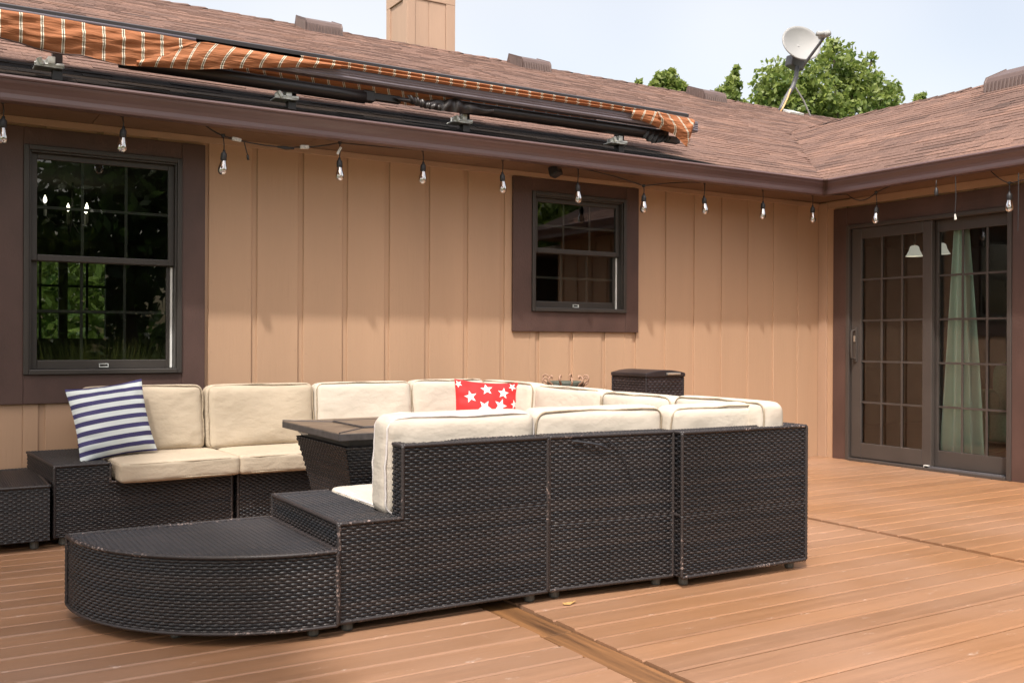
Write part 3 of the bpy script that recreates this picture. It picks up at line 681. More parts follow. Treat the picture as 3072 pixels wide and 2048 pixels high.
for nm, h, c, r in (('seat', (.35, .36, .12), (0, 0, .33), .06), ('backrest', (.12, .36, .24), (.25, 0, .60), .1), ('arm', (.34, .1, .27), (0, .36, .34), .09), ('arm', (.34, .1, .27), (0, -.36, .34), .09)):
    V, Q = rbox(h, r, 8); npmesh(nm, V + np.array(c), Q, M['chair'], ac)
# pendant lamp (lit) indoors
pl = thing('pendant_lamp', 'lit frosted glass pendant lamp seen through the sliding door', 'lamp', (8.2, 6.08, 0))
MB().lathe([(.025, 1.925), (.040, 1.915), (.052, 1.875), (.070, 1.84), (.084, 1.822)], (0, 0, 0), 8).build('shade', M['shade'], pl, smooth=True)
MB().tube([(0, 0, 1.93), (0, 0, 2.14)], .008).build('stem', M['steel'], pl)
MB().lathe([(0, 1.835), (.02, 1.84), (.027, 1.86), (.015, 1.89), (0, 1.895)], (0, 0, 0), 12).build('light_bulb', M['candle'], pl, smooth=True)
pl2 = thing('pendant_lamp', 'second lamp shade half hidden by the middle stile of the sliding door', 'lamp', (8.2, 5.79, 0))
MB().lathe([(.025, 1.925), (.040, 1.915), (.052, 1.875), (.070, 1.84), (.084, 1.822)], (0, 0, .0), 8).build('shade', M['shade'], pl2, smooth=True)
MB().tube([(0, 0, 1.92), (0, 0, 2.14)], .008).build('stem', M['steel'], pl2)
# chandelier with candle bulbs, seen through the left window
cl = thing('chandelier', 'chandelier with four lit candle bulbs seen through the larger window', 'chandelier', (1.05, 8.5, 0))
cb = MB()
for (dx, dy, z) in ((-.19, 0, 2.09), (-.04, -.14, 2.02), (.13, .12, 2.067), (.10, -.05, 2.022)):
    MB().lathe([(.001, z - .03), (.010, z - .022), (.014, z - .006), (.010, z + .012), (.003, z + .03), (.0005, z + .036)], (dx, dy, 0), 10).build('candle_bulb', M['candle'], cl, smooth=True)
    MB().tube([(dx, dy, z - .13), (dx, dy, z - .04)], .012).build('candle_sleeve', M['white'], cl)
    cb.tube([(dx, dy, z - .13), (dx * .6, dy * .6, z - .2), (0, 0, 1.93)], .006)
cb.tube([(0, 0, 1.9), (.02, .03, 2.5)], .006); cb.build('arm', M['frame'], cl, smooth=True)

# security camera and sundries under the eave
sc_ = thing('security_camera', 'small black security camera under the eave left of the smaller window', 'camera', (3.80, 5.72, 2.2))
mx = Matrix.Rotation(R(-22), 4, 'X') @ Matrix.Rotation(R(20), 4, 'Z')
MB().box((-.035, -.045, -.062), (.035, .03, .01), mx).build('housing', M['black'], sc_, bevel=.01)
MB().lathe([(.016, 0), (.016, .008), (.0, .009)], (0.012, -.052, -.012), 12, Matrix.Rotation(R(80), 3, 'X')).build('lens', M['bulb'], sc_)
MB().tube([(0, 0, 0), (0, .01, .008)], .014).build('mount', M['black'], sc_)

# ------------------------------------------------------------------ string lights
sl = thing('string_lights', 'black string of clear teardrop bulbs hanging along both eaves', 'string lights', (0, 0, 0))
bulbs = [at(x, y, 1, 5.625) for x, y in ((8, 400), (367, 428), (669, 496), (1019, 516), (1268, 527), (1508, 556), (1734, 586), (1931, 616), (2114, 622), (2288, 637), (2438, 648))]
bulbsB = [at(x, y, 0, 6.405) for x, y in ((2628, 650), (3028, 612))]
ZC = 2.212
def hang(p, drop, tilt):
    """socket + bulb below p"""
    ax = Matrix.Rotation(tilt[0], 3, 'X') @ Matrix.Rotation(tilt[1], 3, 'Y')
    s = MB(); L = drop
    top = Vector(p) + Vector((0, 0, L)); dr_ = ax @ Vector((0, 0, 1))
    s.tube([Vector(p) + dr_ * .075, (Vector(p) + dr_ * .075).lerp(top, .5) + Vector((.003, 0, 0)), top], .0032, 6)
    s.lathe([(.0, .088), (.007, .087), (.009, .074), (.0165, .066), (.0180, .052), (.0180, .032), (.0155, .026), (.0, .026)], p, 12, ax)
    s.lathe([(.0, .012), (.011, .01), (.013, 0), (.009, -.008), (0, -.01)], top, 8)
    so_ = s.build('socket', M['black'], sl, smooth=True)
    b = MB().lathe([(.014, .030), (.0155, .022), (.0225, -.004), (.0265, -.022), (.0255, -.038), (.0185, -.049), (.008, -.055), (.0005, -.056)], p, 16, ax); b.build('bulb', M['bulb'], so_, smooth=True)
    fb = MB(); q = [Vector(p) + ax @ Vector(v) for v in ((-.004, 0, .02), (-.005, 0, -.018), (0, .002, -.024), (.005, 0, -.018), (.004, 0, .02))]
    fb.tube(q, .0011, 5); fb.build('filament', M['filament'], so_)
    mt = MB().lathe([(.004, .028), (.0035, .0), (.0, -.006)], p, 8, ax); mt.build('glass_stem', M['white'], so_, smooth=True)
    return top
random.seed(5); tops = []
for i, p in enumerate(bulbs):
    ztop = 2.152 if i == 2 else (2.188 if i == 3 else (2.125 if i == 7 else ZC - .012))
    tops.append(hang(p, ztop - p.z, (random.uniform(-.06, .06), random.uniform(-.08, .08))))
topsB = [hang(bulbsB[0], 2.165 - bulbsB[0].z, (0, .1)), hang(bulbsB[1], 2.09 - bulbsB[1].z, (.03, -.03))]
def sag(a, b, s, n=9): return [a.lerp(b, t / n) - Vector((0, 0, s * 4 * (t / n) * (1 - t / n))) for t in range(n + 1)]
pts = [Vector((-.6, 5.63, 2.20))]
for i, t in enumerate(tops):
    if i == 2: pts.append(Vector((1.38, 5.63, 2.206)))
    pts += sag(pts[-1], t, {2: .006, 3: .045, 7: -.012, 8: -.012}.get(i, .001))[1:]
# keep the run tucked behind the gutter between bulbs, apart from the loose stretches
MB().tube(pts, .0038, 6).build('cable', M['black'], sl, smooth=True)
pB = sag(tops[-1], Vector((6.41, 5.38, 2.185)), .0, 3) + sag(Vector((6.41, 5.38, 2.185)), topsB[0], .055)[1:] + sag(topsB[0], Vector((6.41, 4.92, 2.205)), -.004)[1:] + sag(Vector((6.41, 4.92, 2.205)), Vector((6.41, 4.15, 2.205)), .006)[1:] + sag(Vector((6.41, 4.15, 2.205)), topsB[1], .015)[1:] + sag(topsB[1], Vector((6.41, 3.5, 2.20)), .02)[1:]
MB().tube(pB, .0038, 6).build('cable', M['black'], sl, smooth=True)
# loose plug pigtail, splice and paper tags on the sagging stretch
MB().tube([(1.605, 5.625, 2.128), (1.615, 5.615, 2.08), (1.622, 5.615, 2.055)], .003, 6).tube([(1.622, 5.615, 2.055), (1.626, 5.615, 2.028)], .007, 8).build('loose_plug', M['black'], sl, smooth=True)
MB().tube([(1.80, 5.625, 2.124), (1.85, 5.625, 2.122), (1.90, 5.625, 2.124)], [.006, .011, .006], 8).build('connector', M['black'], sl, smooth=True)
MB().box((-.026, -.009, -.009), (.026, .009, .011), Matrix.Translation((1.56, 5.622, 2.138)) @ Matrix.Rotation(R(7), 4, 'Y')).build('paper_tag', M['label'], sl, bevel=.002)
MB().box((-.026, -.009, -.009), (.026, .009, .013), Matrix.Translation((1.962, 5.622, 2.136)) @ Matrix.Rotation(R(-5), 4, 'Y')).build('paper_tag', M['label'], sl, bevel=.002)
t3 = tops[3]
MB().box((-.007, -.002, -.05), (.007, .002, .0), Matrix.Translation((t3.x, 5.605, t3.z - .03)) @ Matrix.Rotation(R(28), 4, 'Y')).build('paper_tag', M['label'], sl)
es = MB(); q = at(2809, 578, 0, 6.32); es.tube([q + Vector((0, 0, .09)), q + Vector((0, .004, .03))], .003, 6).lathe([(0, .04), (.006, .038), (.014, .01), (.014, -.015), (.01, -.024), (0, -.024)], q, 12)
es.build('empty_socket', M['black'], sl, smooth=True)
q = at(2866, 655, 0, 6.32); MB().tube([Vector((q.x, q.y, 2.18)), q + Vector((0, -.004, .15)), q + Vector((0, .003, .03))], .003, 6).build('loose_wire', M['black'], sl); MB().tube([q + Vector((0, .003, .03)), q + Vector((0, -.002, -.01))], [.006, .009], 8).build('wire_nut', M['label'], sl)
q = at(3055, 670, 0, 6.34); MB().tube([Vector((q.x, q.y, 2.14)), q + Vector((0, 0, .1)), q + Vector((0, .003, -.05))], .0035, 6).build('loose_wire', M['black'], sl)

# ------------------------------------------------------------------ retractable awning on the roof
aw = thing('retractable_awning', 'folded retractable awning with orange striped canvas mounted above the long gutter', 'awning', (0, 0, 0))
def ext(prof, x0, x1):
    n = len(prof); return MB().add([(x, p[0], p[1]) for x in (x0, x1) for p in prof], [tuple(range(n)), tuple(range(n, 2 * n))[::-1]] + [(i, (i + 1) % n, n + (i + 1) % n, n + i) for i in range(n)])
ext([(5.90, 2.760), (5.90, 2.782), (5.925, 2.795), (6.18, 2.868), (6.20, 2.868), (6.20, 2.80), (6.185, 2.80), (6.185, 2.85), (5.925, 2.775), (5.91, 2.762)], -.9, 5.19).build('hood', M['awn_metal'], aw)
ext([(5.95, 2.725), (5.95, 2.755), (6.0, 2.765), (6.0, 2.735)], -.9, 5.0).build('mounting_bar', M['awn_metal'], aw, bevel=.004)
# front bar with grooves
fp = [(5.675, 2.588), (5.668, 2.600)] + [(5.668 + (.004 if k % 2 else 0), 2.603 + k * .0075) for k in range(6)] + [(5.672, 2.648), (5.70, 2.655), (5.74, 2.652), (5.74, 2.590)]
ext(fp, 1.12, 5.08).build('front_bar', M['awn_bar'], aw)
MB().tube([(-.9, 5.685, 2.690), (1.345, 5.685, 2.688)], .0105, 10).build('roller_rod', M['awn_bar'], aw, smooth=True)
MB().box((5.0, 5.672, 2.600), (5.085, 5.745, 2.668)).build('end_cap', M['awn_bar'], aw, bevel=.004)
def rod(x0, x1, z0, z1, y, r): 
    n = 12; mb = MB(); pts = [(x0 + (x1 - x0) * t / 8, y, z0 + (z1 - z0) * t / 8) for t in range(9)]; return mb.tube(pts, r, n)
for (x0, x1, za, zb_) in ((.95, 2.40, 2.540, 2.527), (3.04, 4.79, 2.553, 2.558)):
    o = rod(x0, x1, za - .008, zb_ - .008, 5.76, .042).build('folding_arm', M['awn_metal'], aw, smooth=True)
    rod(x0 + .05, x1 - .02, za + .02, zb_ + .02, 5.80, .028).build('folding_arm', M['awn_metal'], aw, smooth=True)
    MB().box((x1 - .02, 5.73, zb_ - .036), (x1 + .06, 5.79, zb_ + .034)).build('arm_elbow', M['awn_metal'], aw, bevel=.008)
MB().box((2.45, 5.735, 2.505), (2.64, 5.775, 2.552), Matrix.Translation((0, 0, 0))).build('arm_link', M['awn_metal'], aw, bevel=.006)
MB().box((4.83, 5.72, 2.495), (4.95, 5.77, 2.545)).build('arm_link', M['greymetal'], aw, bevel=.006)
# torn dark valance pieces over the joints
def drape(pts_top, pts_bot, y, mat, name, n=40, amp=.01):
    V = []
    for i in range(n):
        t = i / (n - 1)
        def ip(P):
            f = t * (len(P) - 1); k = min(int(f), len(P) - 2); f -= k; f = f * f * (3 - 2 * f) * .5 + f * .5; return Vector(P[k]).lerp(Vector(P[k + 1]), f)
        a, b = ip(pts_top), ip(pts_bot)
        for j in range(6):
            s = j / 5; p = a.lerp(b, s); V.append((p.x, y - .012 * math.sin(s * 3.1) + amp * math.sin(i * .9 + s * 2), p.y))
    V = np.array(V); Q = []
    for i in range(n - 1):
        for j in range(5): Q.append((i * 6 + j, (i + 1) * 6 + j, (i + 1) * 6 + j + 1, i * 6 + j + 1))
    return npmesh(name, V, np.array(Q), M[mat], aw)
drape([(2.58, 2.540), (2.80, 2.545), (2.94, 2.562), (3.02, 2.588), (3.10, 2.560), (3.3, 2.555)], [(2.62, 2.515), (2.78, 2.498), (2.92, 2.488), (3.02, 2.492), (3.14, 2.498), (3.3, 2.52)], 5.715, 'awn_metal', 'torn_cover')
drape([(2.66, 2.56), (2.74, 2.55), (2.82, 2.53), (2.9, 2.53)], [(2.70, 2.50), (2.76, 2.49), (2.82, 2.485), (2.9, 2.49)], 5.70, 'awn_metal', 'torn_cover')
drape([(4.62, 2.58), (4.70, 2.57), (4.80, 2.55), (4.85, 2.54)], [(4.60, 2.50), (4.68, 2.470), (4.75, 2.480), (4.84, 2.50)], 5.73, 'black', 'torn_cover')
# canvas: built as a sheet of columns (top, bottom) in the plane of the front bar, with folds
def canvas(cols, y0_, folds, name, nv=14, shear=0, lobes=1, depth=.02, step=.012):
    """cols: list of (x, ztop, zbot); interpolated; u coordinate carries the printed stripes"""
    xs = [c[0] for c in cols]; X_ = np.arange(xs[0], xs[-1] + 1e-6, step); zt = np.interp(X_, xs, [c[1] for c in cols]); zb_ = np.interp(X_, xs, [c[2] for c in cols])
    # smooth the outline
    k = np.ones(7) / 7
    if len(X_) > 20:
        zb_ = np.convolve(np.pad(zb_, 3, mode='edge'), k, 'valid'); zt = np.convolve(np.pad(zt, 3, mode='edge'), k, 'valid')
    t = np.linspace(0, 1, nv)[:, None]
    Z = zt[None, :] * (1 - t) + zb_[None, :] * t; XX = np.repeat(X_[None, :], nv, 0)
    hgt = (zt - zb_)[None, :]
    Y_ = y0_ - depth * np.abs(np.sin(t * math.pi * lobes)) + folds * (np.sin(XX * 9 + t * 9) * .6 + np.sin(XX * 31 + t * 15 + 1.3) * .35 + np.sin(t * 26 + XX * 3.0) * .5) * np.clip(hgt / .12, .25, 1)
    V = np.stack([XX, Y_, Z], -1).reshape(-1, 3)
    uv = np.stack([XX - shear * np.sin(t * math.pi * .5) * hgt - .056, np.repeat(t, len(X_), 1)], -1).reshape(-1, 2)
    return npmesh(name, V, grid_faces(len(X_), nv)[:, ::-1], M['awning'], aw, uv=uv)
canvas([(-.9, 2.684, 2.52), (.36, 2.684, 2.535), (.45, 2.684, 2.525), (.52, 2.684, 2.505), (.66, 2.684, 2.492), (.74, 2.683, 2.512), (.82, 2.682, 2.496), (.95, 2.681, 2.482), (1.06, 2.680, 2.488), (1.16, 2.679, 2.520), (1.28, 2.676, 2.590), (1.35, 2.674, 2.665)], 5.668, .011, 'canvas')
MB().tube([(x, 5.666, z) for x, z in ((-.9, 2.52), (.0, 2.53), (.36, 2.535), (.45, 2.524), (.52, 2.508), (.6, 2.500), (.66, 2.497), (.74, 2.505), (.82, 2.497), (.95, 2.486), (1.06, 2.491), (1.16, 2.520))], .004, 6).build('hem', M['brown'], aw, smooth=True)
canvas([(1.02, 2.512, 2.486), (1.10, 2.545, 2.492), (1.20, 2.590, 2.500), (1.30, 2.640, 2.505), (1.37, 2.676, 2.518), (1.50, 2.674, 2.540), (1.65, 2.670, 2.566), (1.80, 2.668, 2.590), (2.0, 2.668, 2.622), (2.2, 2.668, 2.640)], 5.650, .003, 'canvas', shear=-.55)
canvas([(1.95, 2.690, 2.650), (2.2, 2.694, 2.653), (3.2, 2.696, 2.648), (4.2, 2.694, 2.655), (4.56, 2.692, 2.652)], 5.668, .004, 'canvas', lobes=2, depth=.022)
canvas([(1.25, 2.610, 2.570), (1.9, 2.600, 2.560), (2.3, 2.600, 2.550), (2.45, 2.598, 2.545), (2.55, 2.597, 2.515), (2.68, 2.597, 2.502), (2.80, 2.596, 2.510), (2.9, 2.596, 2.545), (3.0, 2.596, 2.53), (3.08, 2.596, 2.505), (3.16, 2.596, 2.52), (3.3, 2.594, 2.56), (4.2, 2.594, 2.575)], 5.752, .004, 'canvas', depth=-.01, shear=.25)
canvas([(4.42, 2.676, 2.612), (4.52, 2.686, 2.608), (4.62, 2.690, 2.590), (4.72, 2.686, 2.560), (4.80, 2.676, 2.552)], 5.655, .004, 'canvas', shear=-.5)
canvas([(4.66, 2.690, 2.630), (4.74, 2.682, 2.560), (4.82, 2.680, 2.540), (4.88, 2.678, 2.500), (4.93, 2.677, 2.462), (4.955, 2.676, 2.452), (4.975, 2.675, 2.50), (5.0, 2.674, 2.60), (5.012, 2.674, 2.65)], 5.643, .006, 'canvas', shear=.5, step=.006)
# galvanised brackets
bk = None
for i, x in enumerate((.60, 1.90, 3.10, 4.40)):
    mb = MB(); z0_ = zA(5.80)
    z0_ += .045
    mb.box((x - .07, 5.76, z0_ + .012), (x + .07, 5.86, z0_ + .020)); mb.box((x - .045, 5.79, z0_ + .02), (x - .015, 5.85, z0_ + .055)); mb.box((x - .012, 5.78, z0_ + .02), (x + .02, 5.84, z0_ + .062))
    mb.box((x - .062, 5.765, z0_ + .02), (x - .048, 5.80, z0_ + .05)); mb.box((x - .005, 5.755, z0_ + .03), (x + .03, 5.80, z0_ + .07))
    mb.tube([(x - .05, 5.76, z0_ + .055), (x - .03, 5.76, z0_ + .02)], .014, 8); mb.tube([(x - .07, 5.775, z0_ + .03), (x + .05, 5.765, z0_ + .024)], .009, 8); mb.tube([(x + .035, 5.77, z0_ + .025), (x + .075, 5.765, z0_ + .028)], .013, 8)
    mb.build('bracket', M['galv'], aw, bevel=.002)
    MB().box((x + .02, 5.79, z0_ - .05), (x + .07, 5.85, 2.56)).build('post', M['awn_metal'], aw, bevel=.003)

# ------------------------------------------------------------------ satellite dish
sdh = thing('satellite_dish', 'pale oval satellite dish on a bent mast at the roof ridge', 'satellite dish', (0, 0, 0))
c = at(2393, 141, 1, 11.55); YD = 11.55
nrm = (Vector((-.12, -.93, .34))).normalized()          # the way the dish looks
up = Vector((-.38, 0, 1)); up = (up - nrm * up.dot(nrm)).normalized(); rt = up.cross(nrm).normalized()
V = []; nr, na = 10, 40; Q = []
for i in range(nr + 1):
    r = i / nr
    for k in range(na):
        t = 2 * math.pi * k / na; V.append(tuple(c + rt * (.42 * r * math.cos(t)) + up * (.325 * r * math.sin(t)) + nrm * (.10 * r * r)))
for i in range(nr):
    for k in range(na): Q.append((i * na + k, i * na + (k + 1) % na, (i + 1) * na + (k + 1) % na, (i + 1) * na + k))
dsh = npmesh('reflector', np.array(V), np.array(Q), M['dish'], sdh); sm_ = dsh.modifiers.new('thick', 'SOLIDIFY'); sm_.thickness = .02
low = at(2392, 190, 1, YD); lnb = at(2476, 108, 1, YD - .62)
MB().tube([at(2408, 200, 1, YD - .12), lnb], [.026, .022], 8).build('feed_arm', M['greymetal'], sdh)
mb = MB(); rr = (c - lnb).normalized(); q = rr.to_track_quat('Z', 'Y').to_matrix()
mb.lathe([(0, -.09), (.05, -.08), (.055, .0), (.045, .05), (.06, .08), (.058, .11), (0, .115)], lnb + Vector((0, 0, .02)), 12, q); mb.build('receiver', M['dish'], sdh, smooth=True)
MB().tube([lnb + Vector((-.18, 0, -.0)), lnb + Vector((.05, 0, .05))], .04, 10).build('receiver', M['dish'], sdh, smooth=True)
b0 = at(2386, 188, 1, YD + .05); 
MB().box((-.16, -.06, -.06), (.14, .1, .13), Matrix.Translation(at(2388, 196, 1, YD + .08)) @ Matrix.Rotation(R(12), 4, 'Y')).build('clamp', M['greymetal'], sdh, bevel=.02)
mast = [at(x, y, 1, YD) for x, y in ((2392, 200), (2388, 232), (2378, 262), (2360, 290), (2345, 322), (2340, 336))]
MB().tube(mast, .037, 12).build('mast', M['greymetal'], sdh, smooth=True)
MB().box((-.16, -.14, -.02), (.16, .14, .02), Matrix.Translation(Vector((12.33, 11.5, zA(11.5) + .02))) @ Matrix.Rotation(math.atan(PIT_A), 4, 'X')).build('foot_plate', M['galv'], sdh, bevel=.005)
MB().tube([at(x, y, 1, YD - .1) for x, y in ((2372, 268), (2362, 296), (2350, 322), (2340, 338))], .013, 6).build('coax_cable', M['orange_cable'], sdh, smooth=True)
MB().tube([at(2386, 262, 1, YD), at(2410, 300, 1, YD), at(2432, 350, 1, YD)], .013, 6).build('brace', M['dish'], sdh)
MB().tube([at(2365, 340, 1, YD), at(2395, 346, 1, YD)], .012, 6).build('coax_cable', M['black'], sdh)

# ------------------------------------------------------------------ wicker
def weave(segs_, name, parent, mat='wicker', rh=.0102, st=.0185, amp=.0027, seed=0, ns=6):
    """segs_: list of (P0, U, Vv, N, w, h) flat rectangles, or (callable, w, h): woven strands as real ribbons"""
    rng = np.random.default_rng(seed + 100); AV = []; AQ = []; AT = []; off = 0
    for sg in segs_:
        if callable(sg[0]): fn, w, h = sg
        else:
            P0, U, W_, N_, w, h = [np.array(q, float) if i < 4 else q for i, q in enumerate(sg)]
            fn = (lambda P0, U, W_, N_: (lambda u, v, n: P0 + U * u[..., None] + W_ * v[..., None] + N_ * n[..., None]))(P0, U, W_, N_)
        nr_ = max(1, round(h / rh)); nper = max(1, round(w / (2 * st))); ns_ = nper * ns + 1
        u = np.linspace(0, w, ns_); hh = h / nr_
        ph = np.linspace(0, nper * 2 * np.pi, ns_)
        r = np.arange(nr_)
        jit = rng.normal(0, .12, (nr_, 1))
        off_c = amp * np.tanh(1.8 * np.cos(ph[None, :] + np.pi * r[:, None] + jit)) / .95
        U3 = np.broadcast_to(u[None, None, :], (nr_, 4, ns_))
        vv = r[:, None, None] * hh + np.array([.02, .22, .78, .98])[None, :, None] * hh
        V3 = np.broadcast_to(vv, (nr_, 4, ns_)) + rng.normal(0, .0004, (nr_, 1, ns_))
        V3 = np.clip(V3, 0, h)
        D = np.array([-.0022, .0, .0, -.0022])[None, :, None] + off_c[:, None, :]
        P = fn(U3.ravel(), V3.ravel(), D.ravel()).reshape(-1, 3)
        f = grid_faces(ns_, 4); fs = (f[None] + (np.arange(nr_) * 4 * ns_)[:, None, None]).reshape(-1, 4)
        AV.append(P); AQ.append(fs + off); off += len(P)
        tr_ = np.clip(rng.normal(.5, .3, (nr_, 1, 1)) + rng.normal(0, .08, (nr_, 1, ns_)), 0, 1); AT.append(np.broadcast_to(tr_, (nr_, 4, ns_)).ravel())
    return npmesh(name, np.concatenate(AV), np.concatenate(AQ), M[mat], parent, tint=np.concatenate(AT), smooth=True)
def edges(lines, name, parent, r=.0075, mat='wicker_edge'):
    """wrapped strand round the edges"""
    mb = MB()
    for a, b in lines:
        a, b = Vector(a), Vector(b); n = max(2, int((b - a).length / .008)); pts_ = [a.lerp(b, i / n) for i in range(n + 1)]
        mb.tube(pts_, [r * (1.12 if i % 2 else .85) for i in range(n + 1)], 6)
    return mb.build(name, M[mat], parent, smooth=True)
XA, YA, ZA = (1, 0, 0), (0, 1, 0), (0, 0, 1)
def neg(v): return tuple(-q for q in v)
Z0 = .042
def face(p, u, v, n, w, h): return (p, u, v, n, w, h)
def module(loc, rz, label, W, parts_, D=.73, ledge=0, back=True, side_back=None, seed=0, seat=.292, top=.628):
    """local: x along the back, y from the back face (0) to the seat front (D). ledge = width of the bare end table at x=0"""
    t = thing('sofa_module', label, 'sofa section', loc, rz, 'wicker sections of the sectional sofa')
    LZ = .375; core = MB(); e = .006
    lx = ledge
    zl = LZ if ledge else seat
    # base core + weave
    core.box((e, e, Z0 + e), (W - e, D - e, seat - e))
    if ledge: core.box((e, e, seat - e), (lx - e, D - e, LZ - e))
    fs = [face((0, D, Z0), XA, ZA, YA, W, seat - Z0), face((0, 0, Z0), YA, ZA, neg(XA), D, zl - Z0), face((W, 0, Z0), YA, ZA, XA, D, seat - Z0), face((0, 0, seat), XA, YA, ZA, W, D) if not ledge else face((lx, 0, seat), XA, YA, ZA, W - lx, D)]
    if ledge:
        fs += [face((0, 0, LZ), XA, YA, ZA, lx, D), face((0, D, seat), XA, ZA, YA, lx, LZ - seat), face((lx, 0, seat), YA, ZA, XA, D, LZ - seat)]
        fs += [face((0, 0, Z0), XA, ZA, neg(YA), W, LZ - Z0)]
    else:
        fs += [face((0, 0, Z0), XA, ZA, neg(YA), W, seat - Z0)]
    b = weave(fs, 'base', t, seed=seed)
    core.build('core', M['black'], b)
    ed = [((0, 0, Z0), (0, 0, zl)), ((0, D, Z0), (0, D, zl)), ((0, 0, zl), (0, D, zl)), ((W, D, Z0), (W, D, seat)), ((0, 0, Z0), (W, 0, Z0)), ((0, D, Z0), (W, D, Z0)), ((0, D, zl), (lx if ledge else W, D, zl)), ((0, 0, zl), (lx if ledge else 0.001, 0, zl)), ((W, 0, Z0), (W, 0, top))]
    edges(ed, 'edge_wrap', b)
    # backrest
    bz = LZ if ledge else seat; T = .085; k = MB(); k.box((lx + e, e, bz), (W - e, T - e, top - e))
    fs = [face((lx, 0, bz), XA, ZA, neg(YA), W - lx, top - bz), face((lx, T, seat), XA, ZA, YA, W - lx, top - seat), face((lx, 0, top), XA, YA, ZA, W - lx, T), face((lx, 0, bz), YA, ZA, neg(XA), T, top - bz), face((W, 0, seat), YA, ZA, XA, T, top - seat)]
    ed = [((lx, 0, bz), (lx, 0, top)), ((W, 0, bz), (W, 0, top)), ((lx, 0, top), (W, 0, top)), ((lx, T, top), (W, T, top)), ((lx, 0, top), (lx, T, top)), ((W, 0, top), (W, T, top))]
    if side_back == 'W':
        k.box((W - T + e, T, seat), (W - e, D - e, top - e))
        fs += [face((W, 0, seat), YA, ZA, XA, D, top - seat), face((W - T, T, seat), YA, ZA, neg(XA), D - T, top - seat), face((W - T, T, top), XA, YA, ZA, T, D - T), face((W - T, D, seat), XA, ZA, YA, T, top - seat)]
        ed += [((W, 0, top), (W, D, top)), ((W - T, T, top), (W - T, D, top)), ((W, D, Z0), (W, D, top)), ((W - T, D, top), (W, D, top))]
    if side_back == '0':
        k.box((e, T, seat), (T - e, D - e, top - e))
        fs += [face((0, 0, seat), YA, ZA, neg(XA), D, top - seat), face((T, T, seat), YA, ZA, XA, D - T, top - seat), face((0, T, top), XA, YA, ZA, T, D - T), face((0, D, seat), XA, ZA, YA, T, top - seat)]
        ed += [((0, 0, top), (0, D, top)), ((T, T, top), (T, D, top)), ((0, D, Z0), (0, D, top)), ((0, D, top), (T, D, top))]
    br = weave(fs, 'backrest', t, seed=seed + 50); k.build('core', M['black'], br); edges(ed, 'edge_wrap', br)
    for (x, y) in ((.05, .05), (W - .05, .05), (.05, D - .05), (W - .05, D - .05)):
        MB().lathe([(0, .044), (.021, .043), (.021, .006), (.017, 0), (0, 0)], (x, y, 0), 12).build('foot', M['foot'], t, smooth=False)
    return t
PI = math.pi
# front row, backs to the camera (backs face -Y, seats open to +Y)
module((1.225, 3.146, 0), R(-.1), 'sofa section nearest the camera with a bare wicker end ledge', .842, None, ledge=.235, seed=1)
module((2.076, 3.148, 0), R(-5.2), 'middle section of the front sofa row, skewed, with a loose torn strand', .575, None, seed=2)
module((2.652, 3.045, 0), R(-.8), 'corner section at the right end of the front sofa row', .706, None, side_back='W', seed=3)
# right-hand column, backs face +X
module((3.352, 3.86, 0), R(90), 'second section of the right-hand sofa column', .60, None, seed=4)
module((3.358, 4.48, 0), R(91), 'third section of the right-hand sofa column', .60, None, seed=5)
# back row, seats open to the camera
module((3.34, 5.90, 0), R(180), 'corner section by the house wall under the red star pillow', .70, None, side_back='0', seed=6)
module((2.632, 5.93, 0), R(180), 'fourth section of the back sofa row next to the corner', .60, None, seed=7)
module((2.02, 5.955, 0), R(182), 'second section of the back sofa row behind the table', .585, None, seed=8)
# left end with the ledge on its left: mirrored local order, so built with the ledge at x=W via rotation
def end_left():
    t = thing('sofa_module', 'left end section of the back sofa row with a bare wicker ledge', 'sofa section', (.567, 5.16, 0), R(4.2), 'wicker sections of the sectional sofa')
    W, D, seat, LZ, top, T, lx, e = .868, .73, .292, .385, .628, .085, .255, .006
    fs = [face((0, 0, Z0), XA, ZA, neg(YA), W, seat - Z0), face((0, 0, seat), XA, ZA, neg(YA), lx, LZ - seat), face((0, 0, LZ), XA, YA, ZA, lx, D), face((0, 0, Z0), YA, ZA, neg(XA), D, LZ - Z0), face((lx, 0, seat), YA, ZA, XA, D, LZ - seat), face((lx, 0, seat), XA, YA, ZA, W - lx, D), face((W, 0, Z0), YA, ZA, XA, D, seat - Z0)]
    b = weave(fs, 'base', t, seed=9)
    MB().box((e, e, Z0 + e), (W - e, D - e, seat - e)).box((e, e, seat - e), (lx - e, D - e, LZ - e)).build('core', M['black'], b)
    edges([((0, 0, Z0), (0, 0, LZ)), ((W, 0, Z0), (W, 0, seat)), ((0, 0, LZ), (lx, 0, LZ)), ((0, 0, LZ), (0, D, LZ)), ((lx, 0, LZ), (lx, 0, seat)), ((0, D, LZ), (lx, D, LZ)), ((lx, 0, seat), (W, 0, seat))], 'edge_wrap', b)
    fs = [face((lx, D - T, seat), XA, ZA, neg(YA), W - lx, top - seat), face((lx, D - T, top), XA, YA, ZA, W - lx, T), face((lx, D - T, LZ), YA, ZA, neg(XA), T, top - LZ)]
    br = weave(fs, 'backrest', t, seed=10); MB().box((lx + e, D - T + e, seat), (W - e, D - e, top - e)).build('core', M['black'], br)
    for (x, y) in ((.05, .05), (W - .05, .05), (.05, D - .05), (W - .05, D - .05)): MB().lathe([(0, .044), (.021, .043), (.021, .006), (.017, 0), (0, 0)], (x, y, 0), 12).build('foot', M['foot'], t)
end_left()
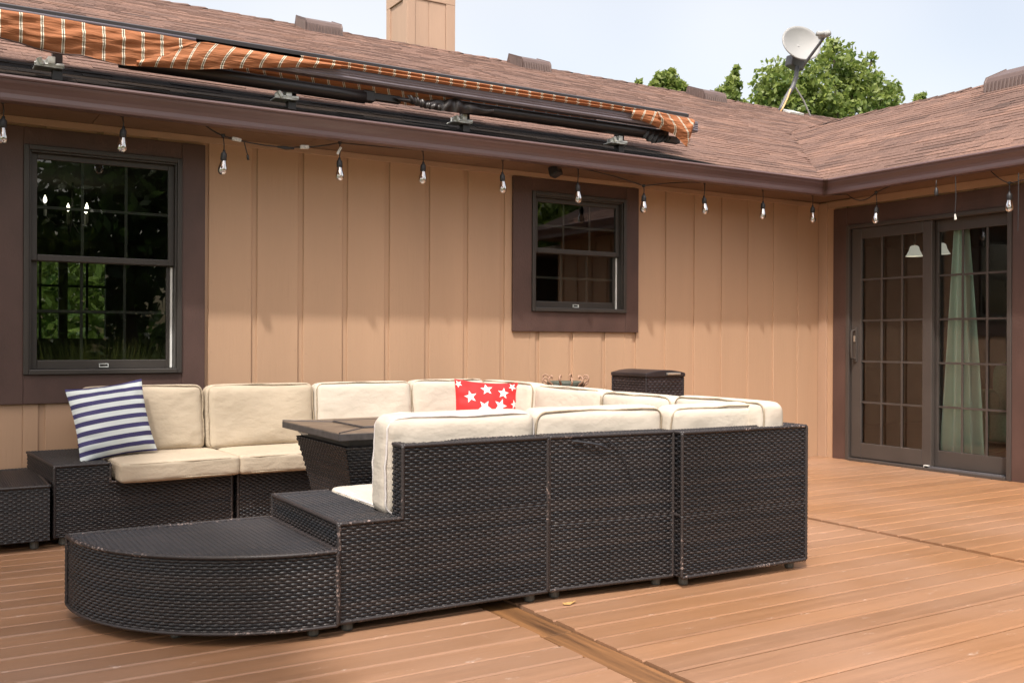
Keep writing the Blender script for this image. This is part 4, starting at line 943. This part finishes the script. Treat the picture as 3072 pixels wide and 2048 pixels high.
# loose torn strands on the back of the middle section
strand = MB().tube([(2.17, 3.13, .612), (2.23, 3.118, .603), (2.29, 3.112, .592), (2.33, 3.11, .575)], [.004, .006, .006, .003], 6).tube([(2.33, 3.118, .61), (2.37, 3.112, .58), (2.41, 3.108, .52), (2.44, 3.106, .46), (2.455, 3.106, .41)], .0022, 5)
so_ = strand.build('loose_strand', M['wicker']); 
for o in COL.objects:
    if o.get('label', '').startswith('middle section of the front'): bpy.context.view_layer.update(); so_.parent = o; so_.matrix_parent_inverse = o.matrix_world.inverted()

# quarter-round end ottomans
def ottoman(cx, cy, r, flip, label, seed, h=.29):
    """quarter disc: straight edges at local x=0 (right side) and y=0 (far side); arc towards -x,-y (or -x,+y when flipped)"""
    t = thing('quarter_ottoman', label, 'ottoman', (cx, cy, 0), 0, 'quarter round wicker ottomans')
    sy = -1 if not flip else -1
    L = r * math.pi / 2
    def arc(u, v, n):
        a = math.pi + u / r          # from -x round to -y
        rad = r - .004 + n
        return np.stack([np.cos(a) * rad, np.sin(a) * rad, Z0 + v], -1)
    segs_ = [(arc, L, h - Z0), face((0, -r, Z0), YA, ZA, XA, r, h - Z0), face((-r, 0, Z0), XA, ZA, YA, r, h - Z0)]
    b = weave(segs_, 'base', t, seed=seed)
    # woven top: rows running along x, clipped to the quarter disc
    rng = np.random.default_rng(seed); V = []; Q = []; T_ = []; rh = .0102; st = .0185; off = 0
    nr_ = int(r / rh)
    for k in range(nr_):
        ya = -(k + .02) * rh; yb = -(k + .98) * rh; x0 = -math.sqrt(max(0, r * r - yb * yb)) + .004
        if x0 > -.01: continue
        n = max(2, int(-x0 / (st / 3))); xs = np.linspace(x0, 0, n + 1); o_ = .002 * np.tanh(1.8 * np.cos(xs / st * np.pi + np.pi * k))
        for (fy, dz) in ((.02, -.002), (.25, 0), (.75, 0), (.98, -.002)):
            for i in range(n + 1): V.append((xs[i], -(k + fy) * rh, h + o_[i] + dz))
        g2 = grid_faces(n + 1, 4, off); Q.append(g2[:, ::-1]); off += 4 * (n + 1); T_ += [min(1, max(0, rng.normal(.6, .2)))] * (4 * (n + 1))
    npmesh('top', np.array(V), np.concatenate(Q), M['wicker'], t, tint=np.array(T_))
    cm = MB(); n = 24; ring = [(0, 0)] + [(math.cos(math.pi + i / n * math.pi / 2) * (r - .009), math.sin(math.pi + i / n * math.pi / 2) * (r - .009)) for i in range(n + 1)]
    m_ = len(ring); cm.add([(p[0], p[1], z) for z in (Z0 + .004, h - .006) for p in ring], [tuple(range(m_))[::-1], tuple(range(m_, 2 * m_))] + [(i, (i + 1) % m_, m_ + (i + 1) % m_, m_ + i) for i in range(m_)])
    cm.build('core', M['black'], b)
    n = int(L / .008); ap = [(math.cos(math.pi + i / n * math.pi / 2) * r, math.sin(math.pi + i / n * math.pi / 2) * r, h) for i in range(n + 1)]
    MB().tube(ap, [.0085 if i % 2 else .0065 for i in range(n + 1)], 6).build('edge_wrap', M['wicker_edge'], b, smooth=True)
    MB().tube([(p[0], p[1], Z0) for p in ap], .006, 6).build('edge_wrap', M['wicker_edge'], b, smooth=True)
    edges([((0, -r, Z0), (0, -r, h)), ((0, -r, h), (0, 0, h)), ((-r, 0, h), (0, 0, h)), ((-r, 0, Z0), (-r, 0, h))], 'edge_wrap', b)
    for (x, y) in ((-.06, -.06), (-.06, -r + .07), (-r + .08, -.06), (-r * .62, -r * .62)): MB().lathe([(0, .044), (.02, .043), (.02, .006), (.016, 0), (0, 0)], (x, y, 0), 12).build('foot', M['foot'], t)
    return t
ottoman(1.212, 3.868, .745, False, 'rounded low wicker ottoman at the front end of the sofa, nearest the camera', 21)
o2 = ottoman(.545, 5.86, .74, False, 'low wicker ottoman at the far left beneath the window trim', 22, h=.30)
o2.rotation_euler = (0, 0, R(-90)); o2.location = (.543, 5.12, 0)


# ------------------------------------------------------------------ cushions
def cushion(half, Mx, label, name, mat, pipe, thin, seed, group, cat, bul=.014, wr=.0022, r=.035):
    V, Q = rbox(half, min(r, min(half) * .75), 22, bul, seed, wr)
    t = npmesh(name, place(V, Mx), Q, M[mat]); tag(t, label, cat, group)
    # piping: one loop round each large face
    m = thin; o = [i for i in range(3) if i != m]; rad = r
    for sgn in (-1, 1):
        loop = []; a, b = half[o[0]], half[o[1]]; rc = .045; kk = .006
        def corner(cx_, cy_, t0):
            for q in range(7):
                t_ = t0 + q / 6 * math.pi / 2; loop.append((cx_ + math.cos(t_) * rc, cy_ + math.sin(t_) * rc))
        A, B = a - kk, b - kk
        corner(A - rc, B - rc, 0); loop_mid(loop, A - rc, B, -(A - rc), B, seed, 1)
        corner(-(A - rc), B - rc, math.pi / 2); loop_mid(loop, -A, B - rc, -A, -(B - rc), seed, 2)
        corner(-(A - rc), -(B - rc), math.pi); loop_mid(loop, -(A - rc), -B, A - rc, -B, seed, 3)
        corner(A - rc, -(B - rc), 1.5 * math.pi); loop_mid(loop, A, -(B - rc), A, B - rc, seed, 4)
        pts_ = []
        for (p, q) in loop + loop[:1]:
            v = [0, 0, 0]; v[o[0]] = p; v[o[1]] = q; v[m] = sgn * (half[m] - .010)
            pts_.append(Mx @ Vector(v))
        MB().tube(pts_, .0042, 6, caps=False).build('piping', M[pipe], t, smooth=True)
    return t
def loop_mid(loop, x0, y0, x1, y1, seed, k):
    rng = random.Random(seed * 7 + k); L = math.hypot(x1 - x0, y1 - y0); n = 10; ph = rng.uniform(0, 6)
    nx, ny = (y1 - y0) / L, -(x1 - x0) / L
    for i in range(1, n):
        t = i / n; d = .0025 * math.sin(t * 9 + ph) + .0015 * math.sin(t * 21 + ph) ; d -= .002
        loop.append((x0 + (x1 - x0) * t + nx * d * -1, y0 + (y1 - y0) * t + ny * d * -1))
GB, GS = 'back cushions of the sectional sofa', 'seat cushions of the sectional sofa'
T_ = Matrix.Translation
def back_c(x, y, z, rz, lean, w, label, mat, pipe, seed, h=.36, th=.13, roll=0):
    Mx = T_((x, y, z)) @ Matrix.Rotation(R(rz), 4, 'Z') @ Matrix.Rotation(R(lean), 4, 'X') @ Matrix.Rotation(R(roll), 4, 'Y')
    return cushion((w / 2, th / 2, h / 2), Mx, label, 'back_cushion', mat, pipe, 1, seed, GB, 'cushion', bul=.018, wr=.0060)
def seat_c(x, y, z, rz, w, d, label, mat, pipe, seed):
    Mx = T_((x, y, z)) @ Matrix.Rotation(R(rz), 4, 'Z')
    return cushion((w / 2, d / 2, .05), Mx, label, 'seat_cushion', mat, pipe, 2, seed, GS, 'cushion', bul=.007, wr=.0012, r=.02)
# back row (cream, facing the camera); lean back towards the wall
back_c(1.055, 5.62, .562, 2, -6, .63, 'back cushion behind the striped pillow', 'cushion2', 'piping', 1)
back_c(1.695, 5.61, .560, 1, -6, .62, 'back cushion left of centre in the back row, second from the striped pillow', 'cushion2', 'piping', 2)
back_c(2.325, 5.60, .560, 0, -6, .62, 'third back cushion of the back row, above the fire table', 'cushion', 'piping', 3)
back_c(2.90, 5.60, .565, -1, -6, .52, 'back cushion directly behind the left half of the red pillow', 'cushion', 'piping', 4)
# right-hand column (facing -X)
back_c(3.195, 5.27, .560, -90, -4, .64, 'cushion at the far corner right of the red pillow', 'cushion', 'piping', 5)
back_c(3.20, 4.60, .552, -90, -4, .65, 'cushion of the right column below the scroll-trimmed bowl', 'cushion', 'piping', 6)
back_c(3.20, 3.985, .545, -90, -3, .57, 'cushion of the right column below the wicker bin', 'cushion', 'piping', 7)
back_c(3.205, 3.385, .553, -90, -3, .60, 'cushion nearest the camera in the right column', 'cushion', 'piping', 8)
# front row (backs to camera, facing +Y)
back_c(1.755, 3.31, .545, 180, -3, .63, 'back cushion of the front row with pale piping and a visible end', 'cushion', 'piping_light', 9, h=.36)
back_c(2.395, 3.305, .545, 177, -3, .62, 'middle back cushion of the front row', 'cushion', 'piping', 10)
back_c(2.985, 3.24, .543, 180, -3, .56, 'right back cushion of the front row in the corner section', 'cushion', 'piping', 11)
# seat cushions
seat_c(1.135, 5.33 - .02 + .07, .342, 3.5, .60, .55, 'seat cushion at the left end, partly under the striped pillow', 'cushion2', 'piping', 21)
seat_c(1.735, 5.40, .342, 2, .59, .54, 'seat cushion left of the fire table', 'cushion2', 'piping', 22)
seat_c(2.345, 5.36, .342, 0, .60, .56, 'seat cushion of the back row hidden behind the fire table', 'cushion', 'piping', 23)
seat_c(2.93, 5.36, .342, 0, .54, .56, 'seat cushion in the far corner under the red pillow', 'cushion', 'piping', 24)
seat_c(2.85, 4.78, .342, 0, .56, .59, 'seat cushion of the third section of the right column', 'cushion', 'piping', 25)
seat_c(2.85, 4.16, .342, 0, .56, .59, 'seat cushion of the second section of the right column', 'cushion', 'piping', 26)
seat_c(1.765, 3.585, .342, 0, .60, .56, 'white looking seat cushion beside the bare end ledge of the front row', 'cushion', 'piping_light', 27)
seat_c(2.38, 3.56, .342, 0, .58, .56, 'seat cushion in the middle of the front row', 'cushion', 'piping', 28)
seat_c(2.94, 3.52, .342, 0, .52, .54, 'seat cushion in the near right corner of the sofa', 'cushion', 'piping', 29)

# pillows
def pillow_surf(size, puff, Mx, n=34, seed=0):
    rng = random.Random(seed); ph = [rng.uniform(0, 6) for _ in range(4)]
    def f(u, v, sgn, extra=0):
        # u, v in -1..1 ; edges pulled in between the corners
        s = size / 2; a = u * s * (1 - .07 * (1 - v * v) * 0 - .09 * (1 - abs(v)) ** .6 * abs(u) ** 5 * 0 - .07 * (1 - v ** 2) * abs(u) ** 3)
        b = v * s * (1 - .07 * (1 - u ** 2) * abs(v) ** 3)
        k = max(0, (1 - u ** 2)) ** .55 * max(0, (1 - v ** 2)) ** .55
        d = puff * k + .009 * math.sin(v * 17 + u * 2 + ph[0]) * (abs(u) ** 2.2) * max(0, 1 - u ** 6) + .007 * math.sin(u * 14 + ph[1]) * (abs(v) ** 2.5) * max(0, 1 - v ** 6) + extra
        return Mx @ Vector((a, sgn * d, b))
    return f
def pillow(size, puff, Mx, name, label, mat, seed):
    f = pillow_surf(size, puff, Mx, seed=seed); n = 34; V = []; UV = []; Q = []
    for si, sgn in enumerate((-1, 1)):
        for j in range(n):
            for i in range(n):
                u = i / (n - 1) * 2 - 1; v = j / (n - 1) * 2 - 1; u = math.copysign(abs(u) ** .85, u); v = math.copysign(abs(v) ** .85, v); V.append(tuple(f(u, v, sgn))); UV.append(((u + 1) / 2, (v + 1) / 2))
        g_ = grid_faces(n, n, si * n * n); Q.append(g_ if sgn < 0 else g_[:, ::-1])
    o = npmesh(name, np.array(V), np.concatenate(Q), M[mat], uv=np.array(UV)); tag(o, label, 'pillow'); return o, f
m1 = T_((.865, 5.415, .578)) @ Matrix.Rotation(R(8), 4, 'Z') @ Matrix.Rotation(R(-16), 4, 'X') @ Matrix.Rotation(R(-7), 4, 'Y')
pillow(.392, .078, m1, 'striped_pillow', 'navy and white striped square pillow leaning at the left end of the sofa', 'stripes', 1)
m2 = T_(at(1458, 1240, 1, 5.14)) @ Matrix.Rotation(R(-14), 4, 'Z') @ Matrix.Rotation(R(-12), 4, 'X') @ Matrix.Rotation(R(4), 4, 'Y')
rp, f2 = pillow(.40, .06, m2, 'star_pillow', 'red square pillow with white stars in the far corner', 'red', 2)
random.seed(9)
for (u, v, s) in ((-.55, .45, .2), (-.05, .72, .2), (.48, .62, .19), (-.12, .15, .22), (.38, .22, .22), (.88, .3, .15), (-.72, -.12, .2), (.1, -.32, .25), (.72, -.3, .2), (-.4, -.55, .2), (.4, -.75, .2), (-.85, -.7, .17), (-.9, .85, .12), (-.05, -.85, .18), (.8, .85, .14)):
    rot = random.uniform(0, 1.2); pts_ = []; n = 10
    for k in range(20):
        ang = rot + k * math.pi / 10; seg_t = (k % 4) / 4
        # star outline sampled twice per edge
        a_prev = k // 2; r0 = s if a_prev % 2 == 0 else s * .42; r1 = s * .42 if a_prev % 2 == 0 else s
        A = (r0 * math.cos(rot + a_prev * math.pi / 5), r0 * math.sin(rot + a_prev * math.pi / 5)); B = (r1 * math.cos(rot + (a_prev + 1) * math.pi / 5), r1 * math.sin(rot + (a_prev + 1) * math.pi / 5))
        w_ = (k % 2) * .5; pts_.append((A[0] * (1 - w_) + B[0] * w_, A[1] * (1 - w_) + B[1] * w_))
    mb = MB(); vs = [f2(u, v, -1, .0025)]
    for ring in (.5, 1):
        for (p, q) in pts_: vs.append(f2(max(-.985, min(.985, u + p * ring)), max(-.985, min(.985, v + q * ring)), -1, .0025))
    fs = [(0, 1 + k, 1 + (k + 1) % 20) for k in range(20)] + [(1 + k, 21 + k, 21 + (k + 1) % 20, 1 + (k + 1) % 20) for k in range(20)]
    mb.add(vs, fs); mb.build('star', M['star'], rp, smooth=True)

# ------------------------------------------------------------------ fire pit table
ft = thing('fire_table', 'square wicker fire table with a brown stone top inside the sofa', 'table', (1.545, 3.97, 0), 0)
S = .76; h = .6
MB().box((0, 0, h - .032), (S, S, h)).build('table_top', M['stone'], ft, bevel=.004)
MB().box((-.002, -.002, h - .034), (S + .002, S + .002, h - .004)).build('top_edge', M['stone_edge'], ft, bevel=.003)
lid = MB(); a, b = .19, S - .19; lid.box((a, a, h - .01), (b, b, h + .006)); lid.build('burner_lid', M['stone'], ft, bevel=.002)
for (p, q) in (((0, 0), (a, a)), ((S, 0), (b, a)), ((0, S), (a, b)), ((S, S), (b, b))):
    MB().tube([(p[0], p[1], h + .0005), (q[0], q[1], h + .0005)], .0035, 4).build('tile_joint', M['stone_edge'], ft)
lj = MB()
for p, q in (((a, a), (b, a)), ((b, a), (b, b)), ((b, b), (a, b)), ((a, b), (a, a))): lj.tube([(p[0], p[1], h + .003), (q[0], q[1], h + .003)], .005, 4)
lj.build('tile_joint', M['stone_edge'], ft)
def taper(side):
    """flared pedestal side: wide under the top, narrow at the deck, slightly hollow"""
    def fn(u, v, n):
        t = v / .50; half = .245 + .085 * t ** 1.6 + n; k = (u / .62 * 2 - 1) * (.245 + .085 * t ** 1.6)
        c_ = S / 2; one = np.ones_like(u)
        if side == 0: P = [c_ + k, c_ - half, .03 + v]
        if side == 1: P = [c_ + half, c_ + k, .03 + v]
        if side == 2: P = [c_ - k, c_ + half, .03 + v]
        if side == 3: P = [c_ - half, c_ - k, .03 + v]
        return np.stack(P, -1)
    return fn
bs_ = weave([(taper(s), .62, .50) for s in range(4)], 'pedestal', ft, rh=.0125, st=.017, amp=.003, seed=31)
cr_ = MB(); c_ = S / 2
for i in range(9):
    t0 = i / 9; t1 = (i + 1) / 9; h0 = .24 + .085 * t0 ** 1.6 - .004; h1 = .24 + .085 * t1 ** 1.6 - .004; z0_, z1_ = .03 + .5 * t0, .03 + .5 * t1
    cr_.add([(c_ - h0, c_ - h0, z0_), (c_ + h0, c_ - h0, z0_), (c_ + h0, c_ + h0, z0_), (c_ - h0, c_ + h0, z0_), (c_ - h1, c_ - h1, z1_), (c_ + h1, c_ - h1, z1_), (c_ + h1, c_ + h1, z1_), (c_ - h1, c_ + h1, z1_)], [(0, 1, 5, 4), (1, 2, 6, 5), (2, 3, 7, 6), (3, 0, 4, 7)])
cr_.build('core', M['black'], bs_)
MB().box((c_ - .31, c_ - .31, .53), (c_ + .31, c_ + .31, h - .034)).build('apron', M['black'], ft)
MB().box((c_ - .26, c_ - .26, 0), (c_ + .26, c_ + .26, .03)).build('plinth', M['black'], ft)
MB().add([(.02, .45, h - .034), (.02, .60, h - .034), (.024, .585, h - .048), (.024, .53, h - .052), (.024, .46, h - .045)], [(0, 1, 2, 3, 4)]).build('torn_foam', M['label'], ft)

# ------------------------------------------------------------------ wicker bin
bn = thing('wicker_bin', 'tall dark brown wicker-look bin with a lidded top against the wall', 'bin', (4.29, 5.30, 0), R(1))
W, D, h = .335, .37, .762
b = weave([face((0, 0, .02), XA, ZA, neg(YA), W, h - .02), face((0, 0, .02), YA, ZA, neg(XA), D, h - .02), face((W, 0, .02), YA, ZA, XA, D, h - .02)], 'body', bn, mat='wicker_bin', rh=.018, st=.02, amp=.0022, seed=41)
MB().box((.005, .005, .01), (W - .005, D - .005, h)).build('core', M['wicker_bin'], b)
edges([((0, 0, .02), (0, 0, h)), ((W, 0, .02), (W, 0, h)), ((0, D, .02), (0, D, h))], 'corner_post', b, .009, 'wicker_bin')
lid = MB(); nx = 13; prof = []
for k in range(nx): 
    t = k / (nx - 1) * 2 - 1; prof.append((W / 2 + t * (W / 2 + .012), h + .014 + .022 * (1 - t * t)))
v = [(x, y, z) for y in (-.014, D + .01) for (x, z) in ([(prof[0][0], h - .012)] + prof + [(prof[-1][0], h - .012)])]
k = nx + 2; lid.add(v, [tuple(range(k)), tuple(range(k, 2 * k))[::-1]] + [(i, (i + 1) % k, k + (i + 1) % k, k + i)[::-1] for i in range(k)]); lid.build('lid', M['wicker_bin'], bn, bevel=.006)
MB().box((.17, -.028, h + .002), (.29, -.012, h + .018)).build('handle', M['steel'], bn, bevel=.003)

# ------------------------------------------------------------------ scroll-trimmed bowl against the wall
sb_ = thing('scroll_bowl', 'grey green bowl with curled tan scrolls standing by the wall', 'garden ornament', (3.92, 5.74, .035))
MB().lathe([(0, .60), (.06, .605), (.11, .635), (.135, .675), (.13, .678), (.10, .645), (.05, .62), (0, .617)], (0, 0, 0), 28).build('bowl', M['bowl'], sb_, smooth=True)
MB().lathe([(.15, -.035), (.15, .02), (.03, .05), (.022, .3), (.03, .58), (.05, .605)], (0, 0, 0), 16).build('stand', M['bowl'], sb_, smooth=True)
for i in range(12):
    a = i / 12 * 2 * PI + .2; rad = .13; d = Vector((math.cos(a), math.sin(a), 0)); pts_ = []
    for k in range(15):
        t = k / 14; ang = t * 4.6; rr = .030 * (1 - .6 * t); c0 = d * (rad + .012) + Vector((0, 0, .685 + .012 * math.sin(i * 2.1)))
        pts_.append(c0 + d * (rr * math.sin(ang)) + Vector((0, 0, -rr * math.cos(ang) + .01)))
    MB().tube([d * (rad - .02) + Vector((0, 0, .62))] + pts_, [.009] + [.008 * (1 - .4 * k / 14) for k in range(15)], 6).build('scroll', M['ramp'], sb_, smooth=True)

# ------------------------------------------------------------------ trees and plants
def leaves(blobs, n, size, seed, squash=1.0, fill=.35, rough=.28):
    rng = np.random.default_rng(seed); V = np.zeros((n * 4, 3)); T = np.zeros(n * 4)
    w = np.array([b[3] ** 2 for b in blobs]); w = w / w.sum(); pick = rng.choice(len(blobs), n, p=w)
    C = np.array([b[:3] for b in blobs])[pick]; Rr = np.array([b[3] for b in blobs])[pick]
    d = rng.normal(size=(n, 3)); d /= np.linalg.norm(d, axis=1, keepdims=True)
    # leaves gather in clumps on the shell of every blob
    cl = rng.normal(size=(max(12, n // 45), 3)); cl /= np.linalg.norm(cl, axis=1, keepdims=True)
    ci = rng.integers(0, len(cl), n); m = rng.random(n) < .75; d[m] = cl[ci][m] + rng.normal(0, .16, (n, 3))[m]; d /= np.linalg.norm(d, axis=1, keepdims=True)
    rad = Rr * (fill + (1.06 - fill) * rng.random(n) ** .45) * (1 + rough * np.sin(ci * 12.9) * (d[:, 2] > -.3))
    P = C + d * rad[:, None] * np.array([1, 1, squash])
    a = rng.normal(size=(n, 3)) + np.array([0, 0, -.3]); a /= np.linalg.norm(a, axis=1, keepdims=True); b_ = np.cross(a, rng.normal(size=(n, 3))); b_ /= np.linalg.norm(b_, axis=1, keepdims=True)
    s = size * rng.uniform(.6, 1.25, n)[:, None]
    V[0::4] = P - a * s; V[1::4] = P + b_ * s * .55; V[2::4] = P + a * s; V[3::4] = P - b_ * s * .55
    T[:] = np.repeat(np.clip(rng.normal(.5, .25, n) + .25 * d[:, 2], 0, 1), 4)
    return V, np.arange(n * 4).reshape(-1, 4), T
def tree(name, label, blobs, base, n, size, seed, mat='leaf', cat='tree', group=None, trunk_r=.16, fill=.35, rough=.28):
    base = Vector(base); t = thing(name, label, cat, base, 0, group)
    V, Q, T = leaves(blobs, n, size, seed, fill=fill, rough=rough); npmesh('crown', V - np.array(base), Q, M[mat], t, tint=T, smooth=False)
    mb = MB(); cen = sum((Vector(b[:3]) for b in blobs), Vector()) / len(blobs) - base
    fork = cen * .55; mb.tube([Vector((0, 0, -.1)), fork * .5 + Vector((.08, 0, 0)), fork], [trunk_r, trunk_r * .8, trunk_r * .6], 8)
    for b in blobs:
        e = Vector(b[:3]) - base; mid = fork.lerp(e, .5) + Vector((.1, -.05, .2)); mb.tube([fork, mid, e, e + (e - fork).normalized() * b[3] * .6], [trunk_r * .5, trunk_r * .3, trunk_r * .16, trunk_r * .05], 6)
    mb.build('trunk', M['bark'], t, smooth=True); return t
YT = 18.0; dpt = lambda px, py: at(px, py, 1, YT)
def blobs_px(L, y=YT):
    out = []
    for (px, py, r_) in L:
        p = at(px, py, 1, y); dd = (p - Vector((0, 0, 1))).dot(CF); out.append((p.x, p.y, p.z, r_ / FPX * dd))
    return out
GT = 'trees behind the house roof'
tree('broadleaf_tree', 'largest leafy tree behind the satellite dish', blobs_px([(2325, 250, 62), (2400, 240, 60), (2500, 190, 62), (2440, 300, 80), (2560, 230, 62), (2560, 310, 85), (2640, 300, 58), (2660, 330, 45), (2360, 330, 80), (2310, 310, 55), (2480, 360, 90), (2620, 240, 30), (2500, 140, 22), (2615, 175, 16), (2680, 265, 22)]), (20.8, 18, -.6), 9500, .088, 51, group=GT, fill=.3)
tree('broadleaf_tree', 'narrow pointed tree top between the roof vent and the dish', blobs_px([(2180, 300, 34), (2196, 262, 26), (2204, 225, 13), (2210, 205, 8), (2160, 290, 18), (2228, 315, 14)]), (17.0, 18, -.6), 1700, .08, 52, group=GT)
tree('broadleaf_tree', 'low tree top showing over the ridge left of the third roof vent', blobs_px([(1995, 245, 24), (2015, 225, 14), (1975, 232, 14), (2040, 262, 18), (1960, 262, 18), (2010, 275, 36), (1915, 250, 9), (1945, 272, 12)]), (15.2, 18, -.6), 1700, .08, 53, group=GT)
tree('broadleaf_tree', 'small sprig of a tree top peeking over the right-hand roof', blobs_px([(2762, 292, 12), (2752, 302, 10), (2772, 285, 8), (2760, 330, 20)]), (23.5, 18, -.6), 420, .08, 54, group=GT)
# greenery beyond the rear window of the house
GR = 'trees beyond the rear garden'
tree('garden_tree', 'tree seen through the house interior beyond the rear window', [(2.6, 20, 1.9, 1.8), (4.4, 20.5, 2.6, 1.8), (1.0, 20.5, 2.2, 1.9), (2.8, 19, .6, 1.6)], (2.6, 20.4, -.6), 6000, .14, 55, mat='leaf', group=GR)
# trees on the garden side, behind the camera: they mirror in the panes
GM = 'trees on the garden side mirrored in the windows'
lab = ['broad garden tree mirrored at the left of the larger window', 'garden tree mirrored in the middle of the larger window', 'garden tree mirrored at the right of the larger window', 'tall garden tree mirrored in the smaller window', 'garden tree mirrored low in the smaller window', 'garden tree standing farthest right of the deck']
for i, (x, y, hh, rr) in enumerate(((1.0, -13, 6.5, 2.6), (4.6, -14, 7.5, 3.0), (8.4, -12, 6.0, 2.6), (12.2, -14, 7.0, 2.9), (16.5, -12, 6.0, 2.7), (21, -13, 6.5, 3.0))):
    random.seed(60 + i); bl = [(x + random.uniform(-1, 1) * rr * .8, y + random.uniform(-1, 1) * rr * .6, hh * random.uniform(.25, .95), rr * random.uniform(.4, .62)) for _ in range(9)]
    tree('garden_tree', lab[i], bl, (x, y, -.6), 5200, .19, 70 + i, mat='leaf_dark' if i % 2 else 'leaf', group=GM, trunk_r=.22)
# unseen tree added to cast the shadow over the left part of the deck
random.seed(80); bl = []
for gx in range(4):
    for gy in range(7):
        bl.append((-7.1 + gx * 1.35 + .12 * random.uniform(-1, 1), -5.2 + gy * 1.32, 7.0 + random.uniform(-.25, .35), .98))
for gy in range(24): bl.append((-2.50 + .03 * random.uniform(-1, 1), -5.6 + gy * .37, 7.05, .44))  # straight row of small blobs shapes the edge of the cast shadow
st_ = tree('shade_caster_tree', 'large unseen tree added left of the deck to cast shade on it', bl, (-7.6, -1.2, -.6), 62000, .16, 81, mat='leaf_dark', trunk_r=.3, fill=.0, rough=.02)
tree('horizon_block_hedge', 'long unseen hedge added to block the bright horizon mirrored low in the windows', [(-6 + k * 1.7, -16.5, .5 + .25 * math.sin(k * 2.3), 1.35) for k in range(22)], (10, -16.5, -.6), 9000, .2, 90, mat='leaf_dark', cat='hedge', trunk_r=.08)  # hedge added to hide the bright horizon in the window reflections
# ornamental grass clump beside the deck (mirrors low in the larger window)
og = thing('ornamental_grass', 'clump of tall ornamental grass on the garden side mirrored low in the window', 'grass plant', (2.4, -3.9, -.6))
rng = np.random.default_rng(5); V = []; T = []
for i in range(1500):
    a = rng.uniform(0, 2 * np.pi); r0 = rng.uniform(0, .9); bx, by = math.cos(a) * r0 * 1.9, math.sin(a) * r0 * .6; hgt = rng.uniform(1.2, 2.0); ln = rng.uniform(.1, .5); dx, dy = math.cos(a) * ln, math.sin(a) * ln; w_ = .009
    px, py = -math.sin(a) * w_, math.cos(a) * w_; tt = rng.uniform(0, 1)
    for (s0, s1) in ((0, .5), (.5, 1)):
        def q(s): return (bx + dx * s * s, by + dy * s * s, hgt * (s - .18 * s * s * s))
        A, B = q(s0), q(s1); wa, wb = (1, .8) if s0 == 0 else (.8, .1)
        V += [(A[0] - px * wa, A[1] - py * wa, A[2]), (A[0] + px * wa, A[1] + py * wa, A[2]), (B[0] + px * wb, B[1] + py * wb, B[2]), (B[0] - px * wb, B[1] - py * wb, B[2])]; T += [tt] * 4
npmesh('blades', np.array(V), np.arange(len(V)).reshape(-1, 4), M['leaf'], og, tint=np.array(T), smooth=False)
